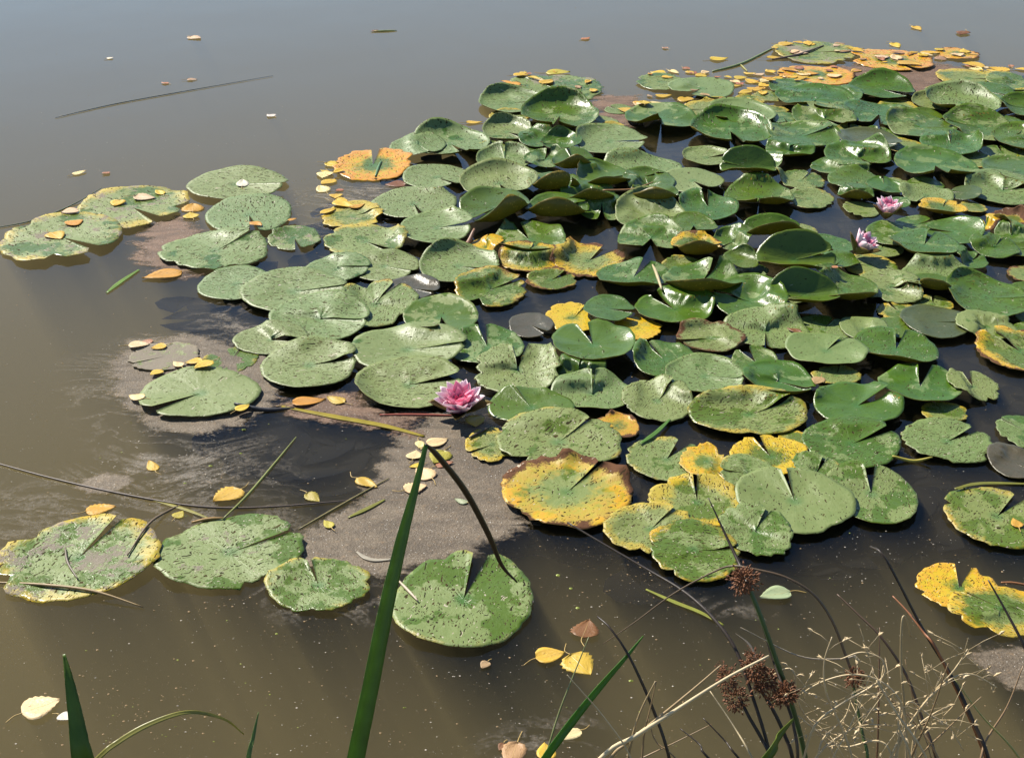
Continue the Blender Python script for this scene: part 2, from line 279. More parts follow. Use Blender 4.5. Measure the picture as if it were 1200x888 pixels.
def build_pad(k, cx, cy, w_, h_, notch, kind, o):
    rs = np.random.default_rng(1000+k)
    z0 = o.get('z', .010 if kind in 'GD' else .006); C, t = ground(cx, cy, z0); s = t/F; tilt = R(o.get('t', 0))
    a = w_/2*s; b = h_/2*s/math.sin(dep(cy)+tilt); b = min(max(b, a*.74), a*1.28)
    def plan(angle): q, _ = ground(cx+12*math.cos(R(angle)), cy-12*math.sin(R(angle)), z0); return math.atan2(q[1]-C[1], q[0]-C[0])
    na = plan(notch) if notch is not None else rs.uniform(0, 6.28)
    gap = R(o.get('gap', 5 if notch is not None else 2)); nt, nr = 60, 13
    th = np.linspace(gap, 2*math.pi-gap, nt); ph = na + th                     # plan azimuth
    r = np.concatenate([[.004], np.linspace(.1, 1, nr-1)**.85])
    rag = o.get('rag', .014 if kind in 'GPDB' else .045)
    q = np.ones(nt)
    for f, am in ((2, .03), (3, .022), (5, .009)): q += am*np.sin(f*th+rs.uniform(0, 6.28))
    for f in (8, 13, 21): q += rag*.28*np.sin(f*th+3*np.sin(2*th)+rs.uniform(0, 6.28))
    q += rag*rs.normal(0, .35, nt)
    for _ in range(int(rag*70)):                                               # bites out of the rim
        c0 = rs.uniform(.5, 5.8); q -= rs.uniform(.05, .22)*np.exp(-((th-c0)/rs.uniform(.06, .16))**2)
    e = np.minimum(th-gap, 2*math.pi-gap-th); q *= 1-.10*np.exp(-(e/R(5))**2)+.03*np.exp(-(e/R(22))**2)
    Rt = q/np.sqrt((np.cos(ph)/a)**2+(np.sin(ph)/b)**2)
    B = np.full(nt, R(o.get('rim', 0)*1.35)); wd = np.full(nt, .22)
    B *= .75+.35*np.sin(th+rs.uniform(0, 6))*np.sin(3*th+rs.uniform(0, 6))
    for ca, hw, dg in o.get('curl', ()):
        d = np.angle(np.exp(1j*(ph-plan(ca)))); g = np.exp(-(d/R(hw))**2); B += R(dg*(1.15 if dg >= 75 else .8))*g; wd = np.maximum(wd, .22+(.30 if dg < 75 else .42)*g)
    Bc = np.minimum(np.maximum(B, 1e-3), 1.6); Rt = Rt/(1-wd+wd*np.sin(Bc)/Bc)**.8
    rr = r[:, None]; r0 = 1-wd[None]; kk = np.maximum(B, 1e-4)[None]/(wd*Rt)[None]; dd = np.maximum(rr-r0, 0)*Rt[None]
    rad = np.minimum(rr, r0)*Rt[None] + np.sin(kk*dd)/kk; z = (1-np.cos(kk*dd))/kk
    und = o.get('und', .045 if kind in 'GD' else .022)*a
    z = z + und*rr**2*(np.sin(2*th+rs.uniform(0, 6))+.6*np.sin(3*th+rs.uniform(0, 6))+.35*np.sin(7*th+rs.uniform(0, 6)))[None]
    z = z + o.get('cone', .03)*a*rr + .004*a*np.cos(17*th)[None]*rr*(1-rr)*2
    l0, l1 = o.get('lobe', (rs.uniform(0, .12), rs.uniform(0, .12)) if kind in 'GDP' else (rs.uniform(0, .05), rs.uniform(0, .05)))
    z = z + a*rr*(l0*np.exp(-((th-gap)/R(24))**2)+l1*np.exp(-((2*math.pi-gap-th)/R(24))**2))[None]
    X = rad*np.cos(ph)[None]; Y = rad*np.sin(ph)[None]
    if tilt: Y, z = Y*math.cos(tilt)-z*math.sin(tilt), Y*math.sin(tilt)+z*math.cos(tilt)
    if 'crease' in o:                                                          # folded along the line of sight's cross axis
        t1, t2 = (math.tan(R(v)) for v in o['crease']); Yc = np.where(Y > 0, .66*Y*math.cos(R(o['crease'][0])), Y*math.cos(R(o['crease'][1])))
        z = z + .5*(Yc*(t1-t2)+np.sqrt(Yc**2+(.12*a)**2)*(t1+t2)); Y = Yc
    tx = R(o.get('tx', 0))
    if tx: X, z = X*math.cos(tx)+z*math.sin(tx), -X*math.sin(tx)+z*math.cos(tx)     # + : right side down
    z = z + max(z0, .004-z.min()) if not o.get('sub') else z + z0 - o['sub']
    # drape over what lies below
    i, j = hidx(C[0]+X, C[1]+Y); need = np.where(H[i, j] > 0, H[i, j]+.004, -1)
    if o.get('nodrape'): need = need*0-1
    lift = np.maximum(need-z, 0)
    for _ in range(10):
        p = np.pad(lift, ((1, 1), (1, 1)), mode='edge'); lift = np.maximum(np.maximum(need-z, 0), (p[:-2, 1:-1]+p[2:, 1:-1]+p[1:-1, :-2]+p[1:-1, 2:])/4)
    z = z + lift
    zc = np.minimum(z, np.median(z)+.012); dz = np.zeros_like(H)
    for di in (-1, 0, 1):
        for dj in (-1, 0, 1): np.maximum.at(H, (np.clip(i+di, 0, H.shape[0]-1), np.clip(j+dj, 0, H.shape[1]-1)), zc)
    P = np.stack([X, Y, z], -1)
    du = np.gradient(P, axis=0); dv = np.gradient(P, axis=1); N = np.cross(du, dv); N /= np.linalg.norm(N, axis=-1, keepdims=True)+1e-9
    N *= np.sign(N[..., 2].mean()); Q = P-N*o.get('thick', .0009)
    V = np.concatenate([P.reshape(-1, 3), Q.reshape(-1, 3)]); n1 = nr*nt; F_ = []; mi = []
    for u in range(nr-1):
        for v in range(nt-1):
            c = (u*nt+v, (u+1)*nt+v, (u+1)*nt+v+1, u*nt+v+1); F_.append(c); mi.append(0); F_.append(tuple(n1+x for x in c[::-1])); mi.append(1)
    ring = [(nr-1)*nt+v for v in range(nt)]
    for p_, q_ in list(zip(ring[:-1], ring[1:])): F_.append((p_, n1+p_, n1+q_, q_)); mi.append(1)
    for v in (0, nt-1):
        for u in range(nr-1):
            p_, q_ = u*nt+v, (u+1)*nt+v; F_.append((p_, q_, n1+q_, n1+p_) if v == 0 else (q_, p_, n1+p_, n1+q_)); mi.append(1)
    uvr = (rr*q[None]); UV = np.stack([uvr*np.cos(th), uvr*np.sin(th)], -1).reshape(-1, 2); UV = np.concatenate([UV, UV])
    ob = link('lily_pad', V, F_, [M['top'], M['under']], uv=UV, mats=mi); ob.location = (C[0], C[1], 0)
    kv = list(KIND[kind])
    for nm, v in zip(('dry', 'spot', 'pale', 'brown', 'scum', 'dark', 'orange'), kv):
        jit = rs.uniform(-.12, .12) if nm in ('dry', 'spot', 'pale') and kind not in 'YO' else 0
        ob[nm] = float(o.get(nm, max(0, v+jit)))
    return ob

# --- data: centre x, y, width, height (photo pixels), direction of the cleft, look
exec_data = True
# left drift
pad(155,242,130,50,330,'W',L='mottled half sunk lily pad carrying two fallen leaves, behind a yellow edged pad',sub=.004)
pad(72,278,138,56,338,'W',dry=.58,L='yellow edged lily pad at the outer tip of the pad drift')
pad(278,216,116,38,357,'P',dry=.2,L='pale green lily pad with a whitish shrivelled lump lying on it')
pad(292,252,102,46,287,'P',L='pale green lily pad with cleft opening beside an orange scrap')
pad(252,294,130,44,22,'S',gap=1.5,dry=.3,scum=.2,L='speckled yellow green lily pad beside rusty sunken leaf')
pad(345,278,62,32,288,'W',dry=.3,sub=.004,L='small dull green lily pad in scum next to pale heart shaped pads')
pad(437,193,92,52,80,'O',dry=.92,scum=.3,pale=.3,brown=.3,rag=.06,sub=.003,L='lily pad with bright orange dead half and green half')
pad(413,252,72,34,None,'W',dry=.8,scum=.5,rag=.05,sub=.003,L='rotting yellow and grey lily pad littered with yellow leaves')
pad(428,283,98,38,338,'W',scum=.35,pale=.6,L='half wet green lily pad with a scum smear in its middle')
pad(395,315,76,32,0,'P',sub=.002)
pad(450,312,82,36,347,'P',gap=4)
pad(276,333,84,40,0,'P',scum=.3,L='mottled green lily pad partly under a larger pale pad')
pad(440,357,100,62,40,'S',pale=.85,gap=4,L='speckled light green lily pad beneath a bronze pad')
pad(483,338,64,27,347,'B',z=.012,L='small bronze lily pad lying on a speckled light green pad')
pad(345,342,124,52,0,'P',cone=.05,L='large pale lily pad with a bright upturned lobe')
pad(376,374,116,54,355,'P',rim=14,cone=.05,L='large pale lily pad with wet green puddle around its centre')
pad(318,398,86,34,352,'P',scum=.25,sub=.001)
pad(363,428,114,56,6,'P',cone=.05,L='pale lily pad with bright lobe at the scum edge')
pad(192,416,78,36,None,'W',nodrape=True,scum=1.0,rag=.06,sub=.004,L='rotting lily pad scrap sunk in grey scum')
pad(270,420,64,30,None,'W',nodrape=True,scum=.45,pale=.1,sub=.006,L='dull green lily pad awash in grey scum')
pad(234,461,138,60,203,'P',gap=3,spot=.25,L='pale smooth lily pad split by a narrow cleft in the scum')
pad(92,653,188,98,42,'W',dry=.6,scum=.66,pale=.5,gap=3,sub=.001,L='large lily pad smeared with grey scum and a dead reed across it')
pad(373,685,124,62,112,'W',scum=.15,dry=.5,pale=.5,gap=3,L='yellow green lily pad with ragged pale patches beside the reed blade')
pad(270,647,168,88,18,'W',scum=.5,dry=.35,gap=2,spot=.9,L='speckled lily pad overlapping a yellow green one')
pad(543,702,168,110,68,'S',scum=.28,dry=.45,spot=1.0,gap=6,rag=.02,L='lone speckled round lily pad with V cleft under the drooping reed tip')
# centre left
pad(490,172,66,34,None,'P'); pad(528,169,92,34,320,'P',rim=30,curl=((150,40,35),),L=None)
pad(512,208,80,30,330,'P'); pad(485,239,98,38,300,'P',gap=4)
pad(512,267,86,40,0,'P',rim=16,z=.02,gap=8); pad(570,290,42,20,None,'Y')
pad(537,312,96,40,350,'P',rim=26,z=.012,curl=((140,45,30),))
pad(575,339,86,40,15,'T',brown=.7,rag=.05,L='burnt edged lily pad with bright lobes and a blackened left side')
pad(517,371,86,46,280,'G',rim=18,spot=.05,cone=.07,gap=7,L='smooth clean round lily pad with a thin shining rim')
pad(478,410,136,52,0,'P',cone=.07,gap=4,spot=.3,L='broad pale lily pad behind the pad that touches the open flower')
pad(571,406,90,43,108,'G',spot=.5,rim=10,gap=6,L='lily pad with a wet green puddle at its cleft by the bronze pad')
pad(480,451,122,61,5,'P',spot=1.,rim=14,curl=((190,40,35),),gap=5,L='speckled grey green lily pad touching the open pink flower')
pad(606,434,104,58,83,'S',pale=.9,dry=.2,gap=9,L='pale speckled lily pad with upright white cleft edge beside the open flower')
pad(622,477,100,40,None,'G',spot=.2,L='smooth wet lily pad tucked in right beside the open flower')
pad(577,520,64,50,200,'S',dry=.7,sub=.002,L='ragged yellow patched lily pad at the scum mat edge')
pad(654,518,148,70,32,'S',pale=.62,dry=.45,gap=2,L='large pale speckled lily pad with an olive wet patch')
pad(664,577,158,80,36,'Y',gap=3,rag=.05,curl=((90,12,55),(15,10,40)),und=.03,spot=.45,dry=.80,pale=.55,brown=.9,L='big yellow dying lily pad with brown curled far edge')
# far strip
pad(650,103,116,30,None,'W',sub=.003,scum=.6,L='flat sunken lily pad strewn with yellow leaves at the far edge')
pad(599,121,76,34,0,'P',rim=30,curl=((135,45,50),)); pad(656,136,92,36,250,'G',rim=40,z=.02,curl=((110,60,35),),gap=4)
pad(594,155,60,38,None,'P',rim=30,curl=((140,50,45),)); pad(632,163,52,32,None,'G',rim=10)
pad(658,168,48,34,None,'G',rim=40,curl=((120,50,40),),z=.02); pad(715,166,86,34,355,'P',rim=14,curl=((170,45,50),),z=.02)
pad(592,189,68,30,None,'P',rim=30,curl=((110,70,30),),z=.015); pad(638,188,48,34,60,'G',rim=34,curl=((20,40,70),),z=.02)
pad(585,215,90,44,300,'P',rim=24,curl=((120,60,35),),z=.02)
pad(672,190,52,34,None,'D',z=.03,t=8,curl=((285,55,115),(180,40,40)))
pad(650,216,62,34,None,'D',z=.025,curl=((285,60,110),(180,40,60)))
pad(708,209,68,40,None,'G',z=.02,rim=30,curl=((170,50,60),(270,50,50)),spot=.05)
pad(752,197,92,28,None,'P',rim=20); pad(690,230,64,30,None,'D',z=.02,curl=((280,60,80),))
pad(760,217,62,28,None,'D',rim=20,curl=((120,50,40),)); pad(652,246,74,36,None,'D',z=.025,curl=((280,60,115),(150,40,40)))
pad(705,247,60,30,270,'G',rim=12,gap=9); pad(766,231,58,26,None,'D',z=.015,curl=((275,70,115),))
pad(812,212,72,34,318,'P',z=.02,gap=6,spot=.3); pad(580,244,84,50,None,'D',z=.03,t=6,curl=((330,50,125),(150,40,40)),L='dark lily pad rolled over on itself beside a green tongue shaped pad')
pad(761,254,84,38,None,'P',rim=22,curl=((120,60,45),),spot=.3); pad(620,281,88,38,130,'G',z=.02,curl=((280,70,55),(10,40,40)),L='tongue shaped green lily pad with turned up near edge')
pad(620,305,72,30,60,'T',brown=.8,rag=.04); pad(763,279,80,40,262,'G',rim=18,curl=((30,40,35),),z=.012,gap=12)
pad(830,243,68,32,112,'G',rim=14,gap=6); pad(813,264,54,26,265,'G',rim=34,gap=10,z=.015)
pad(815,291,60,40,None,'T',z=.01,curl=((285,70,95),),brown=.75,rag=.03,L='lily pad with a frilled brown near edge curling up')
pad(690,305,90,38,30,'T',dry=.8,rag=.09,brown=.9,sub=.002,gap=12,L='tattered orange and green lily pad remnant on open dark water')
pad(646,328,60,24,20,'T',rag=.06,gap=10); pad(742,325,86,36,42,'G',z=.015,curl=((265,80,62),),gap=6)
pad(822,331,94,42,45,'G',z=.02,curl=((265,70,80),(40,30,70)),spot=.5,gap=5,L='lily pad with yellow flecked near rim and a pale stick lying in it')
# upper right
pad(955,61,92,28,None,'W',dry=.6,sub=.003,L='farthest mottled lily pad with debris and a stick on it')
pad(1045,70,92,26,None,'O',dry=.9,scum=.4,sub=.003,rag=.05,L='orange edged sunken lily pad with a pale leaf on it')
pad(958,88,88,22,None,'O',sub=.003,rag=.05,scum=.3,L='decayed orange lily pad behind the far green row')
pad(1122,63,48,16,None,'O',sub=.002,rag=.05,brown=.8,scum=.2,L='small brown decayed lily pad with one yellow leaf on it')
pad(1190,97,66,32,None,'S',dry=.5); pad(1135,92,74,24,None,'S',dry=.7,rag=.04)
pad(776,96,60,26,None,'W',scum=.2,dry=.4); pad(822,104,76,28,210,'P',rim=10,spot=.2)
pad(927,102,54,24,None,'G',rim=18); pad(985,112,52,28,None,'G',rim=20); pad(956,117,90,32,240,'G',rim=28,z=.015)
pad(1033,105,74,34,345,'G',rim=14,curl=((110,60,55),),z=.012); pad(1160,108,60,22,None,'G'); pad(1205,127,66,36,None,'G',rim=30,curl=((130,50,40),))
pad(830,128,60,26,None,'S',pale=.7); pad(775,139,86,36,262,'G',rim=26,lobe=(.05,.35),gap=3,spot=.15,L='lily pad folded along its cleft with one raised lobe, on the far side')
pad(868,134,82,36,None,'P',rim=34,z=.012,spot=.3); pad(1092,121,48,36,None,'P',rim=26,curl=((140,50,40),))
pad(1127,121,84,36,250,'P',rim=42,z=.02,curl=((110,60,30),)); pad(918,138,36,18,None,'G')
pad(1030,134,80,32,250,'G',rim=20,gap=8); pad(966,139,76,34,330,'G',rim=22,z=.012)
pad(856,154,94,44,300,'G',rim=44,z=.02,curl=((80,70,25),),gap=8); pad(1150,150,84,34,None,'G',rim=22,curl=((140,50,40),))
pad(1078,149,78,32,355,'G',rim=14,curl=((160,45,50),),z=.015); pad(940,160,84,34,None,'G',rim=40,z=.02)
pad(1202,164,76,38,None,'G',rim=32,z=.02); pad(1018,165,70,34,None,'B',z=.025,rim=25,dark=.55,L='bronze tinged glossy lily pad raised among the far pads')
pad(1060,171,46,24,None,'S',o=-45); pad(1115,170,68,28,None,'G',curl=((0,45,95),),z=.015); pad(925,177,58,22,None,'G',z=.015,curl=((275,70,50),))
pad(828,185,58,30,5,'P',rim=44,spot=1.); pad(1005,184,74,26,None,'G',z=.015,curl=((15,40,80),(275,60,30)))
pad(893,190,48,30,None,'G',rim=45); pad(877,199,68,44,None,'D',z=.02,crease=(48,12),curl=((280,60,30),),L='fan shaped dark green lily pad tilted up and shading the pad below')
pad(972,197,42,24,None,'G',rim=14); pad(1000,199,36,18,None,'G'); pad(1096,194,92,46,292,'G',rim=34,z=.02,gap=10,spot=.1,L='large clean green lily pad with a bright raised rim and dark underside')
pad(1197,201,86,34,None,'D',rim=26,z=.015); pad(1003,212,62,30,300,'G',z=.015); pad(938,212,56,26,None,'S',dry=.5)
pad(1036,220,42,36,None,'G',z=.01,rim=50,spot=.05,L='lily pad with a glaring rim right behind a pink flower'); pad(1175,223,90,34,0,'P',gap=3)
pad(1085,229,60,28,None,'P'); pad(1132,226,36,24,None,'B',dark=.4,z=.02,tx=-14); pad(890,231,78,36,None,'G',rim=24,curl=((330,50,35),))
pad(1003,229,42,18,None,'D',z=.01,curl=((275,70,80),)); pad(948,233,56,24,180,'S',dry=.45); pad(1052,239,28,24,None,'G',z=.01,tx=-12)
pad(1010,244,42,22,None,'W',o=-45,scum=.1,sub=.004); pad(1104,244,54,26,None,'T',z=.015,curl=((275,80,70),),brown=.5); pad(1140,243,30,18,None,'S',o=-45)
# right, middle rows
pad(1155,264,30,28,None,'Y',brown=1.0,L='small yellow and purple brown dying lily pad'); pad(1185,258,46,36,None,'N',z=.02,curl=((200,50,80),(20,50,80)),L='dead brown crumpled lily pad at the right')
pad(1050,276,72,28,None,'G'); pad(938,272,42,26,None,'S',o=-45); pad(1185,276,38,20,None,'G',rim=20); pad(858,284,46,36,None,'G',rim=20,curl=((110,50,50),))
pad(905,276,76,48,None,'G',z=.02,crease=(25,22),rim=15,curl=((295,50,70),),spot=.3,L='lily pad with glaring white shine and rolled ochre near edge')
pad(1118,272,66,46,None,'G',z=.02,tx=-10,rim=15,curl=((10,50,40),)); pad(1083,287,80,38,60,'G',z=.025,curl=((295,60,55),(190,40,40)),L='cupped lily pad with a torn hole near its shiny middle')
pad(972,288,56,28,285,'G',rim=10,gap=9); pad(1190,292,62,22,None,'G',rim=20); pad(1165,292,56,24,None,'G'); pad(868,306,42,30,None,'D',z=.03,curl=((40,50,90),(200,40,60)))
pad(985,306,44,20,None,'G',z=.015,curl=((330,50,50),)); pad(1138,306,38,22,None,'G',gap=6); pad(881,317,38,24,None,'G',o=-45)
pad(930,309,92,50,None,'D',z=.02,crease=(54,12),rim=10,curl=((280,55,25),),spot=.05,L='deep dark green bowl shaped lily pad holding a tiny pink scrap')
pad(1200,322,38,30,None,'T'); pad(1098,322,84,30,None,'P',curl=((350,45,60),),z=.01); pad(1043,337,78,48,346,'S',dry=.1,gap=5,spot=.9,L='speckled lily pad with a white cleft lobe below the leaning flower')
pad(990,340,76,40,None,'G',z=.015,rim=35,curl=((290,50,45),)); pad(1090,334,56,24,None,'D',z=.012,curl=((275,70,90),))
pad(1157,349,94,46,None,'G',z=.015,rim=22,curl=((150,35,60),),L='broad glossy lily pad with shining buckled rim at the right')
pad(942,349,82,56,None,'D',z=.02,crease=(56,14),rim=10,curl=((290,55,30),),spot=.1,L='dark bowl shaped lily pad with a lit lip, flecked inside')
pad(878,353,88,46,None,'G',z=.02,curl=((10,45,50),(100,60,45)),spot=.15); pad(790,363,92,36,150,'G',rim=28,gap=6,spot=.1)
pad(713,362,58,40,350,'D',z=.025,rim=14,gap=4,L='small dark smooth lily pad leaning over a bright yellow one'); pad(672,373,66,40,None,'Y',o=-45,rag=.05,orange=.0,brown=.5,L='bright yellow lily pad with a brown frayed edge')
pad(747,385,58,26,None,'Y',o=-45,rag=.07,orange=.2,L='small torn yellow lily pad on dark water'); pad(622,381,54,28,330,'B',L='smooth bronze lily pad alone on dark water')
pad(1096,377,82,38,356,'B',dark=.55,z=.012,rim=12,gap=3,L='grey green lily pad with rusty centre and narrow cleft'); pad(1155,384,70,30,None,'S',dry=.15,spot=.2)
pad(1052,383,46,26,None,'G',o=-45); pad(1012,386,56,36,None,'P',o=-45,spot=.3); pad(965,386,62,34,None,'S',o=-45,dry=.2); pad(897,388,98,42,None,'S',pale=.7,dry=.4)
pad(832,396,78,34,190,'T',dry=.3,gap=7,rag=.03); pad(695,404,100,50,120,'G',z=.02,curl=((268,75,60),(10,40,40)),spot=.05,gap=7,pale=.2,L='glossy folded lily pad resting against a bright yellow one')
pad(968,411,94,42,35,'G',z=.015,curl=((275,60,35),),pale=.8,spot=.1,gap=4,L='pale heart shaped lily pad with sharp cleft on speckled pads')
pad(1195,411,100,54,152,'T',dry=.7,rag=.05,gap=9,L='ragged yellow green lily pad at the right edge of the pond view'); pad(1050,409,96,46,76,'G',z=.012,curl=((272,70,60),),spot=.7,gap=7)
pad(778,421,74,46,140,'G',spot=.5,gap=4); pad(885,424,56,38,135,'G',rim=22,gap=12); pad(678,438,66,28,60,'D',curl=((270,80,50),),gap=6)
pad(980,440,58,22,None,'S',o=-45,dry=.6); pad(826,441,94,46,352,'P',rim=34,z=.015,spot=.8,pale=.7,gap=4,L='bowl like speckled lily pad with raised rim all round')
pad(912,447,84,44,None,'G',rim=26,curl=((280,60,30),),spot=.2); pad(1140,453,60,50,118,'S',dry=.3,gap=7,spot=1.); pad(1078,453,96,46,76,'G',z=.015,curl=((272,70,50),),spot=.2,gap=10,L='heart shaped lily pad with two raised lobes and dark shadow below')
pad(694,462,94,42,86,'P',rim=22,spot=.8,gap=3); pad(770,470,82,48,40,'S',pale=.9,dry=.25,gap=3); pad(1005,475,104,48,16,'G',z=.012,spot=.12,lobe=(.25,.03),gap=5,L='clean green lily pad with one peaked shining lobe')
pad(877,486,138,50,None,'S',dry=.55,brown=.3,pale=.55,rag=.025,L='wide yellow green lily pad with a scorched brown hole'); pad(1107,483,56,24,None,'S',o=-45,dry=.6)
pad(723,499,54,28,None,'N',dry=1.,brown=.9,L='sunken orange brown dead lily pad beside speckled ones'); pad(1203,506,66,42,None,'S',spot=1.,dry=.15); pad(930,515,36,24,None,'S',o=-45,dry=.7)
pad(998,520,114,56,16,'P',spot=.9,pale=.45,gap=4,L='large dark speckled lily pad with a narrow cleft under the peaked one'); pad(1110,517,102,52,20,'S',pale=.9,dry=.15,gap=7,L='round pale speckled lily pad alone with open cleft, a yellow stem under it')
# lower cluster
pad(903,535,92,46,130,'S',dry=.85,pale=.3,brown=.05,gap=6,L='olive yellow wet lily pad between speckled pads'); pad(1188,541,60,42,None,'B',sub=.002,L='dark bronze lily pad by a floating reed blade')
pad(781,538,94,50,42,'S',dry=.5,gap=10,rag=.03,L='wedge cut speckled lily pad with yellow rim on dark water'); pad(957,554,64,52,58,'S',dry=.45,spot=1.,L='small yellowish speckled lily pad beside a smooth big one')
pad(828,545,62,46,None,'Y',rag=.07,pale=.5,brown=.3,curl=((80,30,45),),dry=.9,L='crumpled bright yellow lily pad with a folded tip'); pad(876,556,66,50,None,'S',dry=.5)
pad(1021,579,108,68,95,'P',spot=1.,pale=.55,rim=8,gap=6,L='dark speckled round lily pad with white cleft edge beside open water'); pad(931,587,135,76,112,'G',spot=.35,pale=.75,gap=3,rag=.02,L='large smooth green lily pad with a bright slanted cleft and bitten near edge')
pad(817,588,116,56,97,'S',dry=.75,pale=.6,gap=3,L='yellow green speckled lily pad with a curled bright cleft edge'); pad(1168,605,116,74,40,'T',dry=.55,brown=.3,spot=1.,gap=7,L='heavily spotted lily pad with orange crumbling edge')
pad(885,623,88,56,55,'T',dry=.35,rag=.06,brown=.15,gap=4); pad(762,620,110,58,35,'S',dry=.65,pale=.7,gap=3,L='pale speckled lily pad overlapping a burnt edged one')
pad(813,646,106,68,2,'T',dry=.55,rag=.06,brown=.35,gap=3,L='tattered lily pad with brown bite and yellow scraps by the rush head')
pad(1172,716,124,54,None,'T',dry=.7,brown=.35,scum=.25,sub=.003,L='green and orange lily pad under a yellow orange one'); pad(1124,689,98,56,80,'Y',dry=1.0,brown=.4,spot=.9,gap=12,rag=.04,L='yellow orange lily pad with a wide V cleft crossed by a rush')

def class_label(kind, o):
    curl = o.get('curl', ()); rolled = any(c[2] >= 75 for c in curl); near = any(250 <= c[0] <= 300 for c in curl); rim = o.get('rim', 0) >= 20
    if kind in 'GD':
        tone = 'dark green' if kind == 'D' else 'glossy green'
        if rolled: return f'{tone} lily pad with rolled up ochre edge'
        if near: return f'{tone} lily pad with upturned edge'
        if rim: return f'{tone} lily pad with a raised rim'
        return f'{tone} flat lily pad'
    if kind == 'P': return 'pale speckled lily pad with raised rim' if rim else 'pale speckled flat lily pad'
    if kind == 'T': return 'burnt edged spotted lily pad scrap'
    if kind == 'B': return 'shiny silver grey lily pad tilted'
    if kind == 'W': return 'half sunk mottled olive lily pad'
    if kind in 'YO': return 'small sunken yellow lily pad scrap'
    return 'yellowish speckled flat lily pad'
LM = [(540,470,'the open flower'),(1036,240,'the upright flower'),(1008,285,'the leaning flower'),(437,193,'the orange half dead pad'),(413,252,'the rotting yellow pad'),(483,338,'the small bronze pad'),(580,244,'the rolled dark pad'),(690,305,'the tattered remnant'),(672,373,'the bright yellow pad'),(713,362,'the dark smooth pad'),(1018,165,'the bronze tinged pad'),(1096,194,'the large clean pad'),(877,199,'the dark fan shaped pad'),(930,308,'the dark bowl pad'),(905,276,'the white shining pad'),(815,291,'the frilled brown pad'),(1185,258,'the dead brown pad'),(1157,349,'the buckled rim pad'),(826,441,'the bowl pad'),(877,486,'the scorched wide pad'),(664,577,'the yellow dying pad'),(1096,377,'the rusty centred pad'),(650,103,'the leaf strewn pad'),(958,88,'the decayed orange pad'),(775,139,'the folded lobe pad'),(1078,453,'the heart shaped pad'),(828,545,'the crumpled yellow pad'),(931,587,'the large bitten pad')]
ORD = ['nearest', 'second nearest', 'third nearest', 'fourth nearest', 'fifth nearest', 'sixth nearest', 'seventh nearest', 'eighth nearest', 'ninth nearest', 'tenth nearest', 'eleventh nearest', 'twelfth nearest'] + ['thirteenth nearest', 'fourteenth nearest', 'fifteenth nearest', 'sixteenth nearest']
def single_out(items, cat):                      # items: (object, px, py, base label, group); each is named by its nearest landmark
    byk = {}
    for ob, px, py, base, grp in items:
        p = ground(px, py)[0]; d, h = min((float(np.linalg.norm(ground(x, y)[0]-p)), h) for x, y, h in LM); byk.setdefault((base, h), []).append((d, ob, grp))
    for (base, h), l in byk.items():
        for k, (d, ob, grp) in enumerate(sorted(l, key=lambda e: e[0])): tag(ob, f'{base} {ORD[k]} to {h}' if len(l) > 1 else f'{base}, close to {h}', cat, grp)
order = sorted(range(len(PADS)), key=lambda k: PADS[k][1] + PADS[k][3]*.3 + PADS[k][6].get('o', 0))
later = []
for k in order:
    cx, cy, w_, h_, notch, kind, o = PADS[k]
    ob = build_pad(k, cx, cy, w_, h_, notch, kind, o)
    lab = o.get('L')
    if lab: tag(ob, lab, 'lily pad', 'water lily pads on the pond')
    else: later.append((ob, cx, cy, class_label(kind, o), 'water lily pads on the pond'))
# pads that only peep out from below the others
GAPS = [(690,272,62,30),(590,355,92,36),(742,178,66,20),(950,262,92,20),(735,312,44,16),(640,345,66,30),(800,392,44,18),(770,505,95,24),(700,560,44,28),(1150,312,44,16),(1130,410,52,26),(1150,500,70,70),(1165,240,44,14),(855,300,20,14),(560,340,40,20),(640,420,20,20),(1010,545,60,20),(880,60,400,28)]
DENSE = [(575,135),(760,125),(900,112),(1230,100),(1230,430),(1010,470),(860,455),(765,435),(705,350),(610,320),(565,290),(560,180)]
nf = 0; fr = np.random.default_rng(5)
for _ in range(1500):
    px, py = fr.uniform(560, 1225), fr.uniform(105, 470)
    if nf >= 80 or not inside(DENSE, px, py) or any(((px-x)/(w2+22))**2+((py-y)/(h2+8))**2 < 1 for x, y, w2, h2 in GAPS): continue
    wp = fr.uniform(42, 66)*(.6+.4*py/300); hp = wp*math.sin(dep(py)); tt = [(px+.42*wp*r_*math.cos(a_), py+.42*hp*r_*math.sin(a_)) for r_ in (.5, 1) for a_ in np.linspace(0, 5.6, 8)]
    fv = np.mean([free(*ground(x, y)[0][:2]) for x, y in tt])
    if fv < .30: continue
    kd = fr.choice(['G', 'S', 'P', 'G', 'S']); o = dict(z=.0035, nodrape=True, cone=.0, und=.004, lobe=(0, 0), gap=4, curl=((fr.uniform(60, 160), 50, fr.uniform(0, 50)),))
    ob = build_pad(5000+nf, px, py, wp, hp, fr.uniform(0, 360), kd, o); nf += 1
    later.append((ob, px, py, {'G': 'green sunken lily pad', 'S': 'yellowish sunken lily pad', 'P': 'pale sunken lily pad'}[kd]+' peeping out below others', 'water lily pads on the pond'))
single_out(later, 'lily pad')

